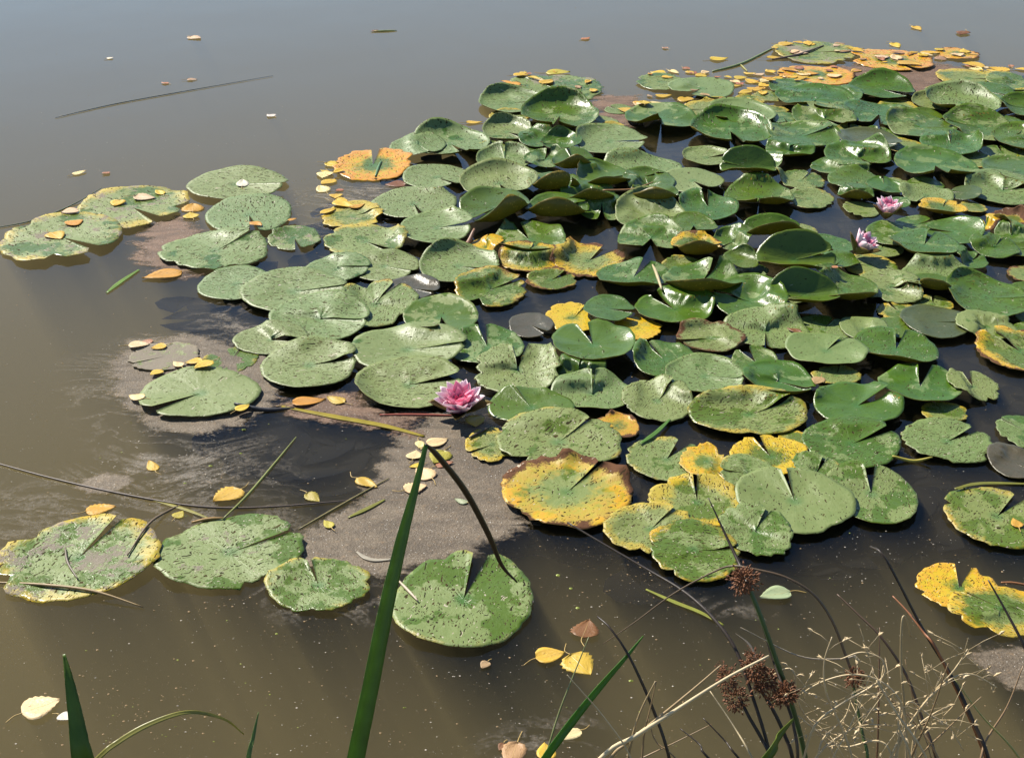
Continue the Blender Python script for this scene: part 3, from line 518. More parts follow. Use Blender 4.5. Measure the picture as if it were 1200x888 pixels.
# ------------------------------------------------------------ unseen black leaf shapes, added below the bed to darken the water gaps
BEDP = [(300,350),(330,335),(370,315),(430,270),(520,215),(620,165),(720,165),(800,150),(900,130),(1270,100),(1270,600),(1160,615),(1060,615),(950,630),(820,665),(700,625),(610,600),(590,520),(480,520),(410,545),(310,535),(330,480),(310,440),(300,400)]
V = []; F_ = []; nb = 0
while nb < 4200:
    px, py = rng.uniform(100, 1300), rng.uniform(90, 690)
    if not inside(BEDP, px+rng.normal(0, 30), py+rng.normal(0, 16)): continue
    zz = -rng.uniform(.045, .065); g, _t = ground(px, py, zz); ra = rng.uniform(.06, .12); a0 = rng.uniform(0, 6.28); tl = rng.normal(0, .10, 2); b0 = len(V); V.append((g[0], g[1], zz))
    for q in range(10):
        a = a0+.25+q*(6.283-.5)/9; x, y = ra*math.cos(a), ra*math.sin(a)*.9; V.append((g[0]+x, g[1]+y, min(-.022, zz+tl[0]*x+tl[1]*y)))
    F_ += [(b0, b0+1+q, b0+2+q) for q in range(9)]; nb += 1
o = link('gap_shade_leaves', V, F_, M['gap_shade']); tag(o, 'near-black leaf shapes added under the pads to darken the water gaps', 'added shade layer', kind='stuff')

# ------------------------------------------------------------ flowers
def petal_mesh(name, L, W, cup, back, mat):
    nu, nv = 9, 7; V = []; UV = []
    for side in (0, 1):
        for i in range(nu):
            t = i/(nu-1); wd = W*(math.sin(math.pi*min(1, (t*.93+.07)**.8))**.75 if t < 1 else 0.02)
            for j in range(nv):
                s = (j/(nv-1)-.5)*2; y = s*wd/2; x = L*t
                z = cup*wd*(s*s)*.9 + back*L*t*t - side*.0008
                V.append((x, y, z)); UV.append((t, s*.5+.5))
    n1 = nu*nv; F_ = []
    for i in range(nu-1):
        for j in range(nv-1):
            c = (i*nv+j, (i+1)*nv+j, (i+1)*nv+j+1, i*nv+j+1); F_.append(c); F_.append(tuple(n1+x for x in c[::-1]))
    b = [i*nv for i in range(nu)]+[(nu-1)*nv+j for j in range(1, nv)]+[i*nv+nv-1 for i in range(nu-2, -1, -1)]
    for p, q in zip(b[:-1], b[1:]): F_.append((p, n1+p, n1+q, q))
    me = link(name, V, F_, mat, uv=UV); d = me.data; bpy.data.objects.remove(me); return d
def flower(px, py, size, openness, tilt_az, tilt, label, seed):
    rs = random.Random(seed); C, t = ground(px, py, .01); zt = max(.004, top_at(C[0], C[1])*.5)
    root = empty('water_lily', (C[0], C[1], zt+.006)); tag(root, label, 'flower', 'pink water lily flowers')
    root.rotation_euler = Matrix.Rotation(R(tilt), 3, Vector((math.cos(R(tilt_az)), math.sin(R(tilt_az)), 0)).cross(Vector((0, 0, 1)))*-1).to_euler()
    rings = [(5, 1.0, .36, 12, M['sepal'], 'sepal', .0), (7, 1.0, .36, 30, M['petal_o'], 'petal', .1), (7, .97, .34, 44, M['petal_o'], 'petal', .0), (7, .88, .32, 56, M['petal_m'], 'petal', .0), (6, .74, .28, 66, M['petal_m'], 'petal', -.05), (6, .58, .24, 74, M['petal_i'], 'petal', -.05)]
    rings[0] = (4,)+rings[0][1:]
    for ri, (n, L, W, el, mat, nm, back) in enumerate(rings):
        me = petal_mesh(nm, size*L, size*W*1.35, .42, back if nm == 'petal' else .12, mat)
        for i in range(n):
            o = bpy.data.objects.new(nm, me); COL.objects.link(o); o.parent = root
            e = el + openness*(1-ri*.12) + rs.uniform(-5, 5); a = 360/n*(i+.5*(ri % 2)) + rs.uniform(-7, 7) + ri*11
            o.rotation_euler = (Matrix.Rotation(R(a), 4, 'Z') @ Matrix.Rotation(-R(min(e, 86)), 4, 'Y') @ Matrix.Rotation(R(rs.uniform(-8, 8)), 4, 'X')).to_euler()
            o.location = (math.cos(R(a))*size*.03, math.sin(R(a))*size*.03, .002+ri*.0012); k = rs.uniform(.93, 1.05); o.scale = (k, k, k)
    V = []; F_ = []
    for i in range(46):
        a = rs.uniform(0, 6.28); e = R(rs.uniform(48, 88)); L = size*rs.uniform(.26, .38); d = Vector((math.cos(a)*math.cos(e), math.sin(a)*math.cos(e), math.sin(e))); p = Vector((0, 0, .004)); u = d.orthogonal().normalized()*.0014; v = d.cross(u); b = len(V)
        m = p+d*L*.8+Vector((0, 0, .002)); q = p+d*L
        V += [p+u, p+v, p-u, p-v, m+u*1.3, m+v*1.3, m-u*1.3, m-v*1.3, q]
        F_ += [(b+x, b+(x+1) % 4, b+4+(x+1) % 4, b+4+x) for x in range(4)]+[(b+4+x, b+4+(x+1) % 4, b+8) for x in range(4)]
    o = link('stamens', V, F_, M['stamen'], root); o['kind'] = 'stuff'
    return root
flower(540, 485, .085, 5, -90, 8, 'wide open pink water lily with orange stamens beside speckled pads', 1)
flower(1037, 257, .076, 24, -60, 10, 'upright half open pale pink water lily in front of a glaring pad', 2)
flower(1001, 300, .080, 25, -22, 34, 'pale pink water lily leaning sideways onto a green pad', 3)

# ------------------------------------------------------------ fallen leaves
PAL = dict(y=(.64, .44, .05), o=(.58, .30, .04), p=(.76, .60, .32), t=(.40, .26, .13), b=(.17, .07, .025), r=(.42, .17, .09), g=(.34, .44, .24), w=(.72, .68, .58), l=(.42, .38, .04))
def fallen(px, py, wpx, c, label, group=None, rot=None, stalk=True, curl=None):
    rs = random.Random(int(px*7+py*13)); C, t = ground(px, py, .005); L = wpx*t/F*1.02
    curl = rs.uniform(.0, .09) if curl is None else curl
    z = top_at(C[0], C[1]); root = empty('fallen_leaf', (C[0], C[1], max(z+.002, .0027))); rot = rs.uniform(0, 360) if rot is None else rot
    root.rotation_euler = (rs.uniform(-.05, .05), rs.uniform(-.05, .05), R(rot)); tag(root, label, 'leaf', group)
    nu, nv = 15, 7; V = []; UV = []; wr = rs.uniform(.5, 1.0); sk = rs.uniform(-.12, .12); ph = rs.uniform(0, 6)
    for side in (0, 1):
        for i in range(nu):
            u = i/(nu-1); wd = L*wr*(math.sin(math.pi*u**.62)**.85 if 0 < u < 1 else .015)*(1+.05*math.sin(i*2.9+ph)) * (1+(.05 if i % 2 else -.05))
            for j in range(nv):
                s = (j/(nv-1)-.5)*2; V.append((L*(u-.5), s*wd/2+sk*L*u*(1-u), curl*L*(s*s*.5*wd/L+.5*(u-.45)**2)+.02*L*math.sin(5*u+3*s+ph)-side*.0006)); UV.append((u, s))
    n1 = nu*nv; F_ = []
    for i in range(nu-1):
        for j in range(nv-1):
            q = (i*nv+j, (i+1)*nv+j, (i+1)*nv+j+1, i*nv+j+1); F_.append(q); F_.append(tuple(n1+x for x in q[::-1]))
    b = [i*nv for i in range(nu)]+[(nu-1)*nv+j for j in range(1, nv)]+[i*nv+nv-1 for i in range(nu-2, -1, -1)]
    for p, q in zip(b[:-1], b[1:]): F_.append((p, n1+p, n1+q, q))
    zmin = min(v[2] for v in V); V = [(x, y, zz-zmin) for x, y, zz in V]
    bl = link('blade', V, F_, M['leaf'], root, uv=UV); cc = PAL[c]; f = rs.uniform(.85, 1.12); bl.color = (min(1, cc[0]*f), min(1, cc[1]*f*rs.uniform(.9, 1.1)), cc[2], 1)
    if stalk:
        pts = [np.array((-L*.48, 0, .002)), np.array((-L*.7, L*.05*rs.uniform(-1, 1), .0015)), np.array((-L*.95, L*.2*rs.uniform(-1, 1), .001))]
        tube('stalk', pts, [.0011, .0009, .0008], M['stalk'], root)
    return root
def tube(name, pts, rad, mat, parent=None, ns=6, n=6, color=None):
    P = smooth_path(pts, n); r = np.interp(np.linspace(0, 1, len(P)), np.linspace(0, 1, len(rad)), rad); V, F_ = tube_data(P, r, ns)
    o = link(name, V, F_, mat, parent)
    if color: o.color = (*color, 1)
    return o
def ribbon(name, pts, width, mat, parent=None, fold=.25, side=None, n=8, thick=.0012, color=None, rag=0):
    P = smooth_path(pts, n); m = len(P); wd = np.interp(np.linspace(0, 1, m), np.linspace(0, 1, len(width)), width)
    T = np.gradient(P, axis=0); T /= np.linalg.norm(T, axis=1, keepdims=True); side = np.array(side if side is not None else (0, 0, 1.), float); V = []; F_ = []; UV = []
    for i in range(m):
        a = np.cross(T[i], side); a /= np.linalg.norm(a)+1e-9; nn = np.cross(a, T[i])
        for q, (s, d) in enumerate(((-1, fold), (-.45, fold*.3), (0, 0), (.45, fold*.3), (1, fold), (1, fold), (.45, fold*.3), (0, 0), (-.45, fold*.3), (-1, fold))):
            jag = 1-rag*abs(rng.normal()) if abs(s) == 1 else 1
            V.append(P[i]+a*s*wd[i]/2*jag+nn*(d*wd[i]/2-(thick if q > 4 else 0)))
        if i:
            for k in range(10): F_.append(((i-1)*10+k, (i-1)*10+(k+1) % 10, i*10+(k+1) % 10, i*10+k))
    F_.append(tuple(range(10))[::-1]); F_.append(tuple((m-1)*10+k for k in range(10))); o = link(name, V, F_, mat, parent)
    if color: o.color = (*color, 1)
    return o
YF = ('small yellow fallen leaf drifted against the far edge of the pads', 'yellow leaves along the far edge of the pads')
for x, y, s, c in ((868,91,16,'y'),(880,95,20,'y'),(886,104,22,'y'),(872,108,22,'y'),(890,87,16,'p'),(862,100,16,'y'),(894,110,18,'y'),(878,86,16,'y'),(899,97,14,'o'),(910,68,24,'y'),(921,53,18,'y'),(912,92,24,'y'),(926,84,22,'o'),(938,93,22,'y'),(947,52,20,'y'),(936,63,22,'p'),(952,87,16,'o'),
                   (1003,60,18,'y'),(1050,53,20,'y'),(1002,83,18,'y'),(1066,77,30,'y'),(1090,62,22,'y'),(1130,61,20,'y'),(1141,76,26,'y'),(1171,81,24,'y'),(1198,81,16,'y'),(642,97,26,'y'),(632,95,18,'p'),(771,85,18,'y'),(790,84,18,'p'),(782,92,14,'y'),(820,88,20,'y'),(752,121,20,'o'),(733,130,22,'y'),(778,112,20,'y'),(804,116,20,'y'),(654,104,14,'o')):
    fallen(x, y, s, c, *YF)
lr = random.Random(77)
for seg, n in ((((590,101),(640,92),(700,104)), 9), (((748,88),(800,84),(835,92)), 8), (((730,128),(790,114),(830,118)), 6), (((858,96),(880,96),(905,100)), 12), (((905,62),(960,54),(1010,62)), 9), (((905,90),(960,86),(1010,84)), 12), (((1010,70),(1060,66),(1110,64)), 12), (((1110,68),(1150,78),(1205,84)), 10), (((372,212),(390,200),(410,245)), 6)):
    P = smooth_path([(x, y, 0) for x, y in seg], 10)
    for _ in range(n):
        q = P[lr.randrange(len(P))]; fallen(q[0]+lr.gauss(0, 9), q[1]+lr.gauss(0, 4), lr.uniform(8, 19), lr.choice('yyyopptr'), 'small yellow or tan rotting leaf bit in the far fringe of the pads', 'rotting leaf bits in the far fringe', stalk=lr.random() < .3, curl=lr.uniform(.0, .2))
for x, y, s, c in ((380,205,26,'p'),(384,213,24,'y'),(378,221,22,'p'),(392,193,24,'y'),(403,241,30,'y'),(385,248,24,'y'),(419,243,20,'o')): fallen(x, y, s, c, 'yellow fallen leaf clustered by the orange half dead pad', 'yellow leaves by the orange pad')
for x, y, s, c in ((163,405,24,'p'),(172,400,14,'r'),(186,407,18,'y'),(208,427,18,'p'),(227,424,20,'y'),(239,433,26,'y'),(183,438,18,'y')): fallen(x, y, s, c, 'cream or yellow fallen leaf stuck in the grey scum by the split pad', 'leaves in the scum by the split pad')
for x, y, s, c in ((82,251,20,'p'),(137,239,20,'y'),(170,232,26,'p'),(187,226,18,'y'),(66,278,26,'y'),(88,263,22,'o')): fallen(x, y, s, c, 'pale yellow fallen leaf lying on the outermost drift pads', 'leaves on the outermost pads')
for x, y, s, c in ((513,517,28,'p'),(492,521,20,'p'),(486,532,22,'p'),(514,535,32,'l'),(497,554,30,'p'),(521,543,22,'r'),(487,571,28,'p'),(557,493,26,'y'),(487,545,16,'y')): fallen(x, y, s, c, 'pale fallen leaf on the scum mat around the reed tip', 'leaves on the scum mat')
for a in ((229,44,18,'p','cream leaf floating alone on far open water left'),(1075,33,20,'y','pale yellow leaf floating alone beyond the far pads'),(843,69,22,'y','yellow leaf floating by a green grass stem'),(93,202,18,'p','cream leaf floating just behind the outermost pads'),(125,202,10,'r','tiny reddish scrap floating behind the outermost pads'),(225,93,12,'t','tiny tan leaf scrap on far water'),(193,97,10,'r','tiny reddish leaf scrap on far water'),(317,135,12,'w','tiny whitish leaf scrap on far water'),(687,45,14,'r','tiny reddish sliver floating on far water'),(779,56,9,'t','tiny curled tan scrap floating on far water'),(1128,39,22,'b','brown sliver of bark floating beyond the pads'),(440,36,9,'b','tiny dark scrap floating on far water'),(129,68,8,'w','tiny white scrap on the far left water'),
          (1049,68,28,'p','cream crumpled leaf on the orange edged sunken pad'),(654,85,28,'l','olive tan leaf behind the sunken far pad'),(600,101,20,'o','orange scrap at the far left corner of the bed'),(556,143,20,'y','yellow leaf wedged behind raised pad rim'),(1102,68,20,'t','grey brown crumpled leaf by the decayed pad'),(848,117,12,'r','pinkish scrap behind the far raised rim'),
          (284,217,22,'w','whitish shrivelled lump on a pale lily pad'),(226,243,26,'o','orange leaf between two pale pads'),(224,252,24,'y','yellow leaf in scum between pale pads'),(190,322,46,'o','rusty orange sunken leaf beside the speckled pad'),(300,266,20,'o','orange scrap in the cleft of a pale pad'),(343,259,12,'o','tiny orange scrap by the small dull pad'),(463,216,24,'b','curled rust brown leaf sitting on a pale pad'),
          (160,467,20,'p','cream leaf at the left edge of the scum'),(285,482,20,'y','yellow leaf with stalk below the split pad'),(178,545,24,'y','yellow leaf floating in the scum swirls'),(266,580,40,'y','round yellow leaf floating beside a thin green stem'),(118,596,34,'o','orange leaf behind the scum smeared pad'),(367,582,24,'l','torn olive yellow leaf floating on a dead twig'),(430,565,32,'y','clean yellow leaf floating beside the scum mat'),(210,602,16,'l','small olive leaf beside crossing twigs'),(362,470,40,'o','orange yellow rotten leaf below the bright lobed pad'),(393,468,26,'y','yellow rotten leaf beside an orange one below the pads'),(384,613,20,'l','faint olive leaf sunk at the mat edge'),
          (645,767,36,'y','bright yellow leaf touching another on open water'),(680,778,42,'y','larger yellow leaf with stalk on open water'),(686,736,36,'b','brown leaf sliver floating above two yellow leaves'),(640,879,30,'y','yellow leaf behind the green grass blade at the margin'),(602,884,44,'t','tan decayed leaf at the near margin'),(668,860,30,'p','pinkish cream leaf behind the grass blade at the margin'),(588,874,14,'b','small rust leaf at the near margin'),
          (48,827,44,'p','cream orange leaf with long stalk beside the broad reed tip'),(76,839,18,'w','whitish leaf scrap tucked beside the broad reed'),(908,696,40,'g','pale green leaf with yellow stalk beside the rush heads'),(540,586,18,'g','small grey green scrap on the scum mat'),(1190,615,20,'o','orange leaf on the heavily spotted pad'),(930,391,18,'b','small rust bit in the shade of a dark bowl pad'),(958,452,22,'t','tan crumpled leaf wedged between green pads'),(975,330,10,'r','tiny reddish scrap near the leaning flower'),(568,778,14,'t','small tan floating bark bit on open water')):
    fallen(a[0], a[1], a[2], a[3], a[4], rot=(200 if a[0] == 908 else 35 if a[0] == 48 else None))

# ------------------------------------------------------------ scum mats, specks
SZ = [.0008]
def scum(poly, mat, label, soft=.06, z=None):
    SZ[0] += .0001; z = SZ[0]
    Q = [tuple(ground(x, y, 0)[0][:2]) for x, y in poly]; xs = [q[0] for q in Q]; ys = [q[1] for q in Q]; m = .05; st = .018
    nx = int((max(xs)-min(xs)+2*m)/st)+2; ny = int((max(ys)-min(ys)+2*m)/st)+2; V = []; UV = []; A = np.array(Q); Bn = np.roll(A, -1, 0)
    for j in range(ny):
        for i in range(nx):
            p = np.array((min(xs)-m+i*st, min(ys)-m+j*st)); d = Bn-A; t = np.clip(((p-A)*d).sum(1)/((d*d).sum(1)+1e-12), 0, 1); dist = np.sqrt((((A+d*t[:, None])-p)**2).sum(1).min())
            sgn = dist if inside(Q, p[0], p[1]) else -dist; V.append((p[0], p[1], z)); UV.append((min(1, max(0, sgn/soft*.5+.5)), 0))
    F_ = [(j*nx+i, j*nx+i+1, (j+1)*nx+i+1, (j+1)*nx+i) for j in range(ny-1) for i in range(nx-1) if  max(UV[a][0] for a in (j*nx+i, j*nx+i+1, (j+1)*nx+i+1, (j+1)*nx+i)) > 0]
    used = sorted({a for f in F_ for a in f}); mp = {a: i for i, a in enumerate(used)}
    o = link('scum_mat', [V[a] for a in used], [tuple(mp[a] for a in f) for f in F_], mat, uv=[UV[a] for a in used]); tag(o, label, 'scum', kind='stuff'); return o
scum([(350,645),(380,625),(425,600),(455,560),(475,520),(520,495),(560,497),(600,540),(612,580),(590,612),(545,638),(485,650),(440,668),(420,655),(385,650)], M['scum'], 'grey brown scum mat spread around the tall reed blade')
scum([(140,430),(165,402),(235,400),(300,420),(318,445),(300,480),(250,500),(195,498),(160,470)], M['scum'], 'grey scum around the pale split pad', .05)
scum([(225,365),(265,355),(320,380),(300,420),(255,415),(235,390)], M['film'], 'thin scum wisps between the left pads', .08)
scum([(165,262),(215,252),(250,275),(235,325),(190,330),(150,305)], M['rust'], 'rusty brown scum between the drift pads', .08)
scum([(85,430),(150,405),(165,470),(200,510),(300,520),(330,560),(240,600),(150,585),(110,560),(130,520),(95,470)], M['film'], 'thin swirling scum film on the left water', .10)
scum([(0,580),(90,560),(170,590),(260,600),(330,600),(350,640),(250,640),(170,640),(60,610),(0,640)], M['film'], 'faint scum film around the scum smeared pads', .12, .002)
scum([(300,690),(325,665),(390,690),(440,690),(470,705),(440,725),(380,725),(330,722)], M['film'], 'grey scum fringe below the yellow green pad', .05)
scum([(320,470),(400,455),(460,480),(500,478),(490,515),(420,505),(340,495)], M['rust'], 'brown scum below the bright lobed pad', .08)
scum([(900,85),(1000,75),(1080,70),(1160,85),(1130,105),(1070,115),(1000,108),(930,105)], M['rust'], 'orange brown scum among the farthest decayed pads', .12)
scum([(690,112),(750,110),(760,150),(720,150),(695,140)], M['rust'], 'brown scum beside yellow leaves at the far edge', .08)
scum([(350,225),(470,205),(480,260),(360,270)], M['film'], 'grey scum around the rotting yellow pad', .1)
scum([(1150,770),(1200,765),(1240,790),(1190,800),(1160,790)], M['scum'], 'small grey scum scrap near the margin', .03)
scum([(570,875),(610,855),(690,840),(690,870),(620,895)], M['film'], 'grey scum under leaves at the near margin', .05)
scum([(100,570),(115,560),(145,562),(148,567),(130,574),(108,577)], M['scum'], 'small grey scum blob caught on the twig', .02)
scum([(800,700),(850,710),(905,715),(900,723),(840,718)], M['film'], 'faint grey scum strip by the pale green leaf', .03)

def specks(name, pts, mat, smin, smax, label):
    V = []; F_ = []; r = random.Random(len(pts))
    for x, y in pts:
        s = r.uniform(smin, smax)*(.5 if r.random() < .85 else 1.35); a0 = r.uniform(0, 6.28); b = len(V); k = 5
        el = r.uniform(.4, 1)
        for q in range(k): a = a0+6.283*q/k; V.append((x+s*math.cos(a), y+s*el*math.sin(a), .0012))
        V.append((x, y, .0012+s*.5)); F_ += [(b+q, b+(q+1) % k, b+k) for q in range(k)]
    o = link(name, V, F_, mat, smooth=False); tag(o, label, 'specks', kind='stuff'); return o
pl, pd_, pw = [], [], []
for _ in range(13000):
    px, py = rng.uniform(-60, 1260), 888*rng.uniform(-.05, 1.05)**1.0; g, _t = ground(px, py)
    if free(g[0], g[1]): (pl if rng.random() < .55 else pd_).append((g[0], g[1]))
def streak(pts, n, spread, dst):
    P = smooth_path([ground(x, y)[0] for x, y in pts], 12)
    for _ in range(n):
        t = rng.uniform(0, len(P)-1.001); i = int(t); p = P[i]+(P[i+1]-P[i])*(t-i); x, y = p[0]+rng.normal(0, spread), p[1]+rng.normal(0, spread)
        if free(x, y): dst.append((x, y))
for pts, n, s in (([(0,225),(120,200),(280,175),(420,155),(560,120),(700,88),(820,75)],420,.05),([(60,205),(200,178),(330,158),(420,140),(480,120)],260,.03),([(640,85),(760,95),(830,80)],120,.02),([(85,470),(100,430),(150,400),(165,470)],260,.02),([(100,575),(140,540),(165,510),(200,495)],220,.02),([(205,500),(220,530),(200,560),(150,580)],200,.01),([(225,500),(240,535),(225,570),(180,590)],180,.01),([(240,505),(262,540),(240,575)],150,.012),
                  ([(0,600),(60,575),(130,580),(200,600)],220,.04),([(600,640),(700,650),(800,690)],230,.12),([(1000,640),(1080,650),(1190,660)],260,.12),([(620,700),(720,720),(850,740)],120,.10),([(120,790),(170,800),(190,815)],40,.03),([(60,800),(130,830),(220,860)],160,.05),([(690,640),(760,660),(820,700)],120,.06),([(420,700),(460,690),(470,720)],200,.03),([(220,690),(300,705),(400,735)],300,.04)):
    streak(pts, n, s, pl if s < .03 else pd_ if rng.random() < .4 else pl)
for _ in range(90):
    px, py = rng.choice([rng.uniform(100, 480), rng.uniform(620, 1000)]), rng.uniform(470, 880); g, _t = ground(px, py)
    if free(g[0], g[1]): pw.append((g[0], g[1]))
specks('floating_specks', pl, M['speck_l'], .0006, .0016, 'fine pale dust specks floating all over the pond')
specks('floating_specks', pd_, M['speck_d'], .0007, .0019, 'fine tan dust specks floating all over the pond')
specks('duckweed', pw, M['weed'], .0022, .0045, 'tiny yellow green duckweed bits scattered on the near water')

# ------------------------------------------------------------ floating stems and twigs
def floater(pts, wpx, color, label, kind='tube', name='reed_straw', zz=.003):
    P = []
    for x, y in pts: g, t = ground(x, y, .003); P.append((g[0], g[1], max(zz, top_at(g[0], g[1])+zz)))
    wm = wpx*t/F
    if kind == 'tube': o = tube(name, P, [wm*.3, wm*.5, wm*.45, wm*.2], M['stem'], color=color)
    else: o = ribbon(name, P, [wm*.35, wm, wm*.9, wm*.4], M['blade'], fold=.15, side=(0, 0, 1), color=color)
    return tag(o, label, 'stem')
floater([(330,476),(390,488),(450,499),(497,511)],9,(.50,.40,.04),'thick yellow reed blade floating into the scum mat','b','reed_scrap')
floater([(-20,538),(60,560),(140,578),(230,593),(310,594),(420,585)],3,(.10,.07,.05),'long dark twig floating from the left into open water',name='twig')
floater([(-10,682),(50,688),(110,697),(168,711)],4,(.30,.20,.08),'dead reed stem lying across the scum smeared pad',name='dead_reed')
floater([(262,612),(290,580),(320,545),(347,512)],3,(.22,.24,.05),'thin green stem sloping beside a round yellow leaf')
floater([(225,615),(245,612),(263,611)],4,(.38,.22,.06),'short orange stem end by the speckled pad')
floater([(350,620),(385,600),(420,580),(456,560)],2.6,(.22,.18,.06),'thin brown and green stem at the edge of the scum mat')
floater([(408,606),(430,596),(451,585)],6,(.34,.34,.07),'short olive blade piece on the scum mat','b','reed_scrap')
floater([(180,586),(215,596),(245,611)],5,(.44,.40,.10),'short yellow green blade piece by crossing twigs','b','reed_scrap')
floater([(125,343),(142,330),(163,316)],6,(.24,.40,.06),'bright green grass blade floating by the drift pads','b','reed_scrap')
floater([(65,138),(130,123),(200,110),(320,89)],1.1,(.08,.10,.07),'long thin dark stem on far open water')
floater([(-10,268),(40,258),(85,240),(120,225)],1.5,(.12,.15,.07),'thin dark stem leading to the outermost pads')
floater([(835,84),(866,76),(890,65),(922,48)],3,(.17,.22,.06),'green grass stem floating by the farthest pads')
floater([(868,76),(876,84)],2.4,(.30,.28,.08),'short side stem by the yellow leaf cluster')
floater([(438,37),(465,36)],2.2,(.25,.28,.08),'tiny green stem floating far out')
floater([(750,524),(768,512),(785,494)],6,(.14,.30,.05),'short green blade piece under a speckled pad','b','reed_scrap')
floater([(1045,539),(1070,540),(1092,541)],4,(.42,.36,.05),'yellow stem bit running under the round pale pad')
floater([(1118,578),(1140,571),(1165,566),(1215,567)],6,(.30,.30,.05),'olive reed blade floating by the spotted pad','b','reed_scrap')
floater([(757,690),(790,705),(820,717),(848,732)],6,(.40,.42,.07),'yellow green blade piece floating above the rush clump','b','reed_scrap')
floater([(1172,688),(1190,688),(1225,690)],3,(.34,.14,.05),'reddish stem beside the yellow orange pad')
floater([(275,478),(310,480),(345,478)],5,(.025,.025,.03),'dark wet stem under the split pad')
floater([(445,486),(490,486),(540,487)],3.4,(.34,.08,.05),'red flower stalk lying on the water by the open flower')
floater([(150,655),(175,618),(200,597),(215,590)],3,(.16,.11,.06),'dead stick lying on the scum smeared pad',name='twig')
floater([(77,645),(80,662),(92,682)],3.4,(.14,.11,.07),'small crooked stick on the scum smeared pad',name='twig')
floater([(418,646),(428,653),(440,656),(458,655)],6,(.62,.56,.44),'white husk strip at the edge of the scum mat','b','husk')
floater([(468,684),(480,697),(490,708)],4,(.50,.40,.28),'pale twig on the lone round pad',name='twig')
floater([(550,516),(563,509),(575,503)],3.4,(.07,.05,.03),'short dark twig on the ragged yellow patched pad',name='twig')
floater([(440,208),(444,196),(447,190)],3,(.10,.22,.08),'short green stem standing in the orange half dead pad')
floater([(905,70),(935,66),(965,55)],3,(.15,.10,.07),'dark stick lying across the farthest mottled pad',name='twig')
floater([(775,352),(768,335),(764,322)],4,(.46,.38,.20),'pale bare stick poking out of a flecked pad',zz=.012)
floater([(525,297),(545,290),(556,280)],7,(.28,.15,.09),'pinkish brown stalk bent beneath the rolled dark pad',zz=.006)
floater([(706,236),(740,233),(765,224)],3,(.33,.17,.06),'thin orange stalk lying over the shiny dark pads',zz=.01)

# ------------------------------------------------------------ plants of the margin
def trace(pts, D0, D1, root=True):
    n = len(pts); P = [at(x, y, D0+(D1-D0)*i/max(1, n-1)) for i, (x, y) in enumerate(pts)]
    if root:
        d = P[-1]-P[-2]; d = d/abs(d[2]) if abs(d[2]) > 1e-3 else np.array((0, 0, -1.)); z = P[-1][2]
        k = min(1., .5); P.append(np.array((P[-1][0]+d[0]*k*(z+.05)*.6, D1, (z-.05)/2))); P.append(np.array((P[-1][0]+d[0]*.1, D1-.02, -.12)))
    return P
def px_m(D): return D/.78/F
def stalk(name, pts, wpx, color, label, D0=1.5, D1=1.42, root=True, group=None):
    o = tube(name, trace(pts, D0, D1, root), [wpx*px_m(D0)*.22, wpx*px_m(D0)*.5, wpx*px_m(D1)*.55], M['stem'], color=color); tag(o, label, 'stem', group); return o
# tall reed leaf with its tip folded over
rt = empty('reed_leaf', (at(414, 888, 1.5)[0], 1.5, 0)); tag(rt, 'tall upright green reed blade with a dark bent over tip', 'reed')
inv = -np.array(rt.location)
P = [p+inv for p in trace([(499,521),(488,565),(470,632),(452,710),(434,800),(413,905)], 1.62, 1.46)]
ribbon('blade', P, [.006, .0095, .017, .021, .024, .026, .026, .024], M['blade'], rt, fold=.55, side=(.25, -1, .2), color=(.17, .31, .05), rag=.02)
P = [p+inv for p in (at(499, 521, 1.62), at(512, 533, 1.64), at(545, 575, 1.68), at(572, 625, 1.71), at(588, 662, 1.73), at(606, 682, 1.74))]
tube('bent_tip', P, [.0022, .0042, .0046, .0044, .003, .0012], M['stem'], rt, color=(.022, .014, .007))
def reed(pts, wd, color, label, D0, D1, fold=.4, side=(.2, -1, .2), cat='reed', name='reed_leaf', rag=0):
    o = ribbon(name, trace(pts, D0, D1), [x*px_m(D0) for x in wd], M['blade'], fold=fold, side=side, color=color, rag=rag); return tag(o, label, cat)
reed([(75,766),(82,800),(90,845),(101,900)],[3,11,18,26,28,26],(.13,.23,.03),'broad dark green reed blade with a cut brown tip','1' and 1.45,1.38,.3,rag=.05)
reed([(303,834),(297,862),(290,900)],[1,4,6,7,7],(.20,.30,.08),'small light green reed tip poking up from the margin',1.45,1.4)
reed([(286,860),(262,842),(222,834),(180,846),(140,868),(105,898)],[1,3,5,6,6,5,5],(.40,.38,.10),'pale yellow green grass blade arching over the water',1.5,1.4,.2,(0,-.6,.8),'grass','grass_tuft')
reed([(754,745),(735,768),(700,808),(668,848),(632,898)],[1,4,8,10,10,9,8],(.10,.27,.03),'bright green grass blade slanting up from the margin',1.5,1.4,.3,(.3,-1,.3),'grass','grass_tuft')
reed([(930,842),(912,862),(888,898)],[3,9,12,12,10],(.17,.24,.03),'short green and orange blade in the rush clump',1.42,1.36,.4,cat='grass',name='grass_tuft')
stalk('thin_grass',[(690,746),(672,791),(655,835),(640,885)],2.6,(.20,.22,.08),'thin grass stem with brownish tip beside a bright green blade')
BK = (.028, .019, .012); TN = (.30, .20, .10); ST = (.62, .50, .30)
stalk('bare_rush',[(665,612),(712,640),(760,668),(800,692),(832,720),(860,757),(880,810),(905,895)],4,BK,'long dark rush stem arching out over the yellow dying pad',1.75,1.42)
stalk('bare_rush',[(700,722),(716,737),(739,772),(767,835),(786,895)],4,BK,'dark bent rush stem left of the straw',1.52,1.42)
stalk('straw',[(901,768),(850,795),(790,833),(745,862),(700,892)],5.5,ST,'thick cream coloured straw slanting across the rush clump',1.40,1.42)
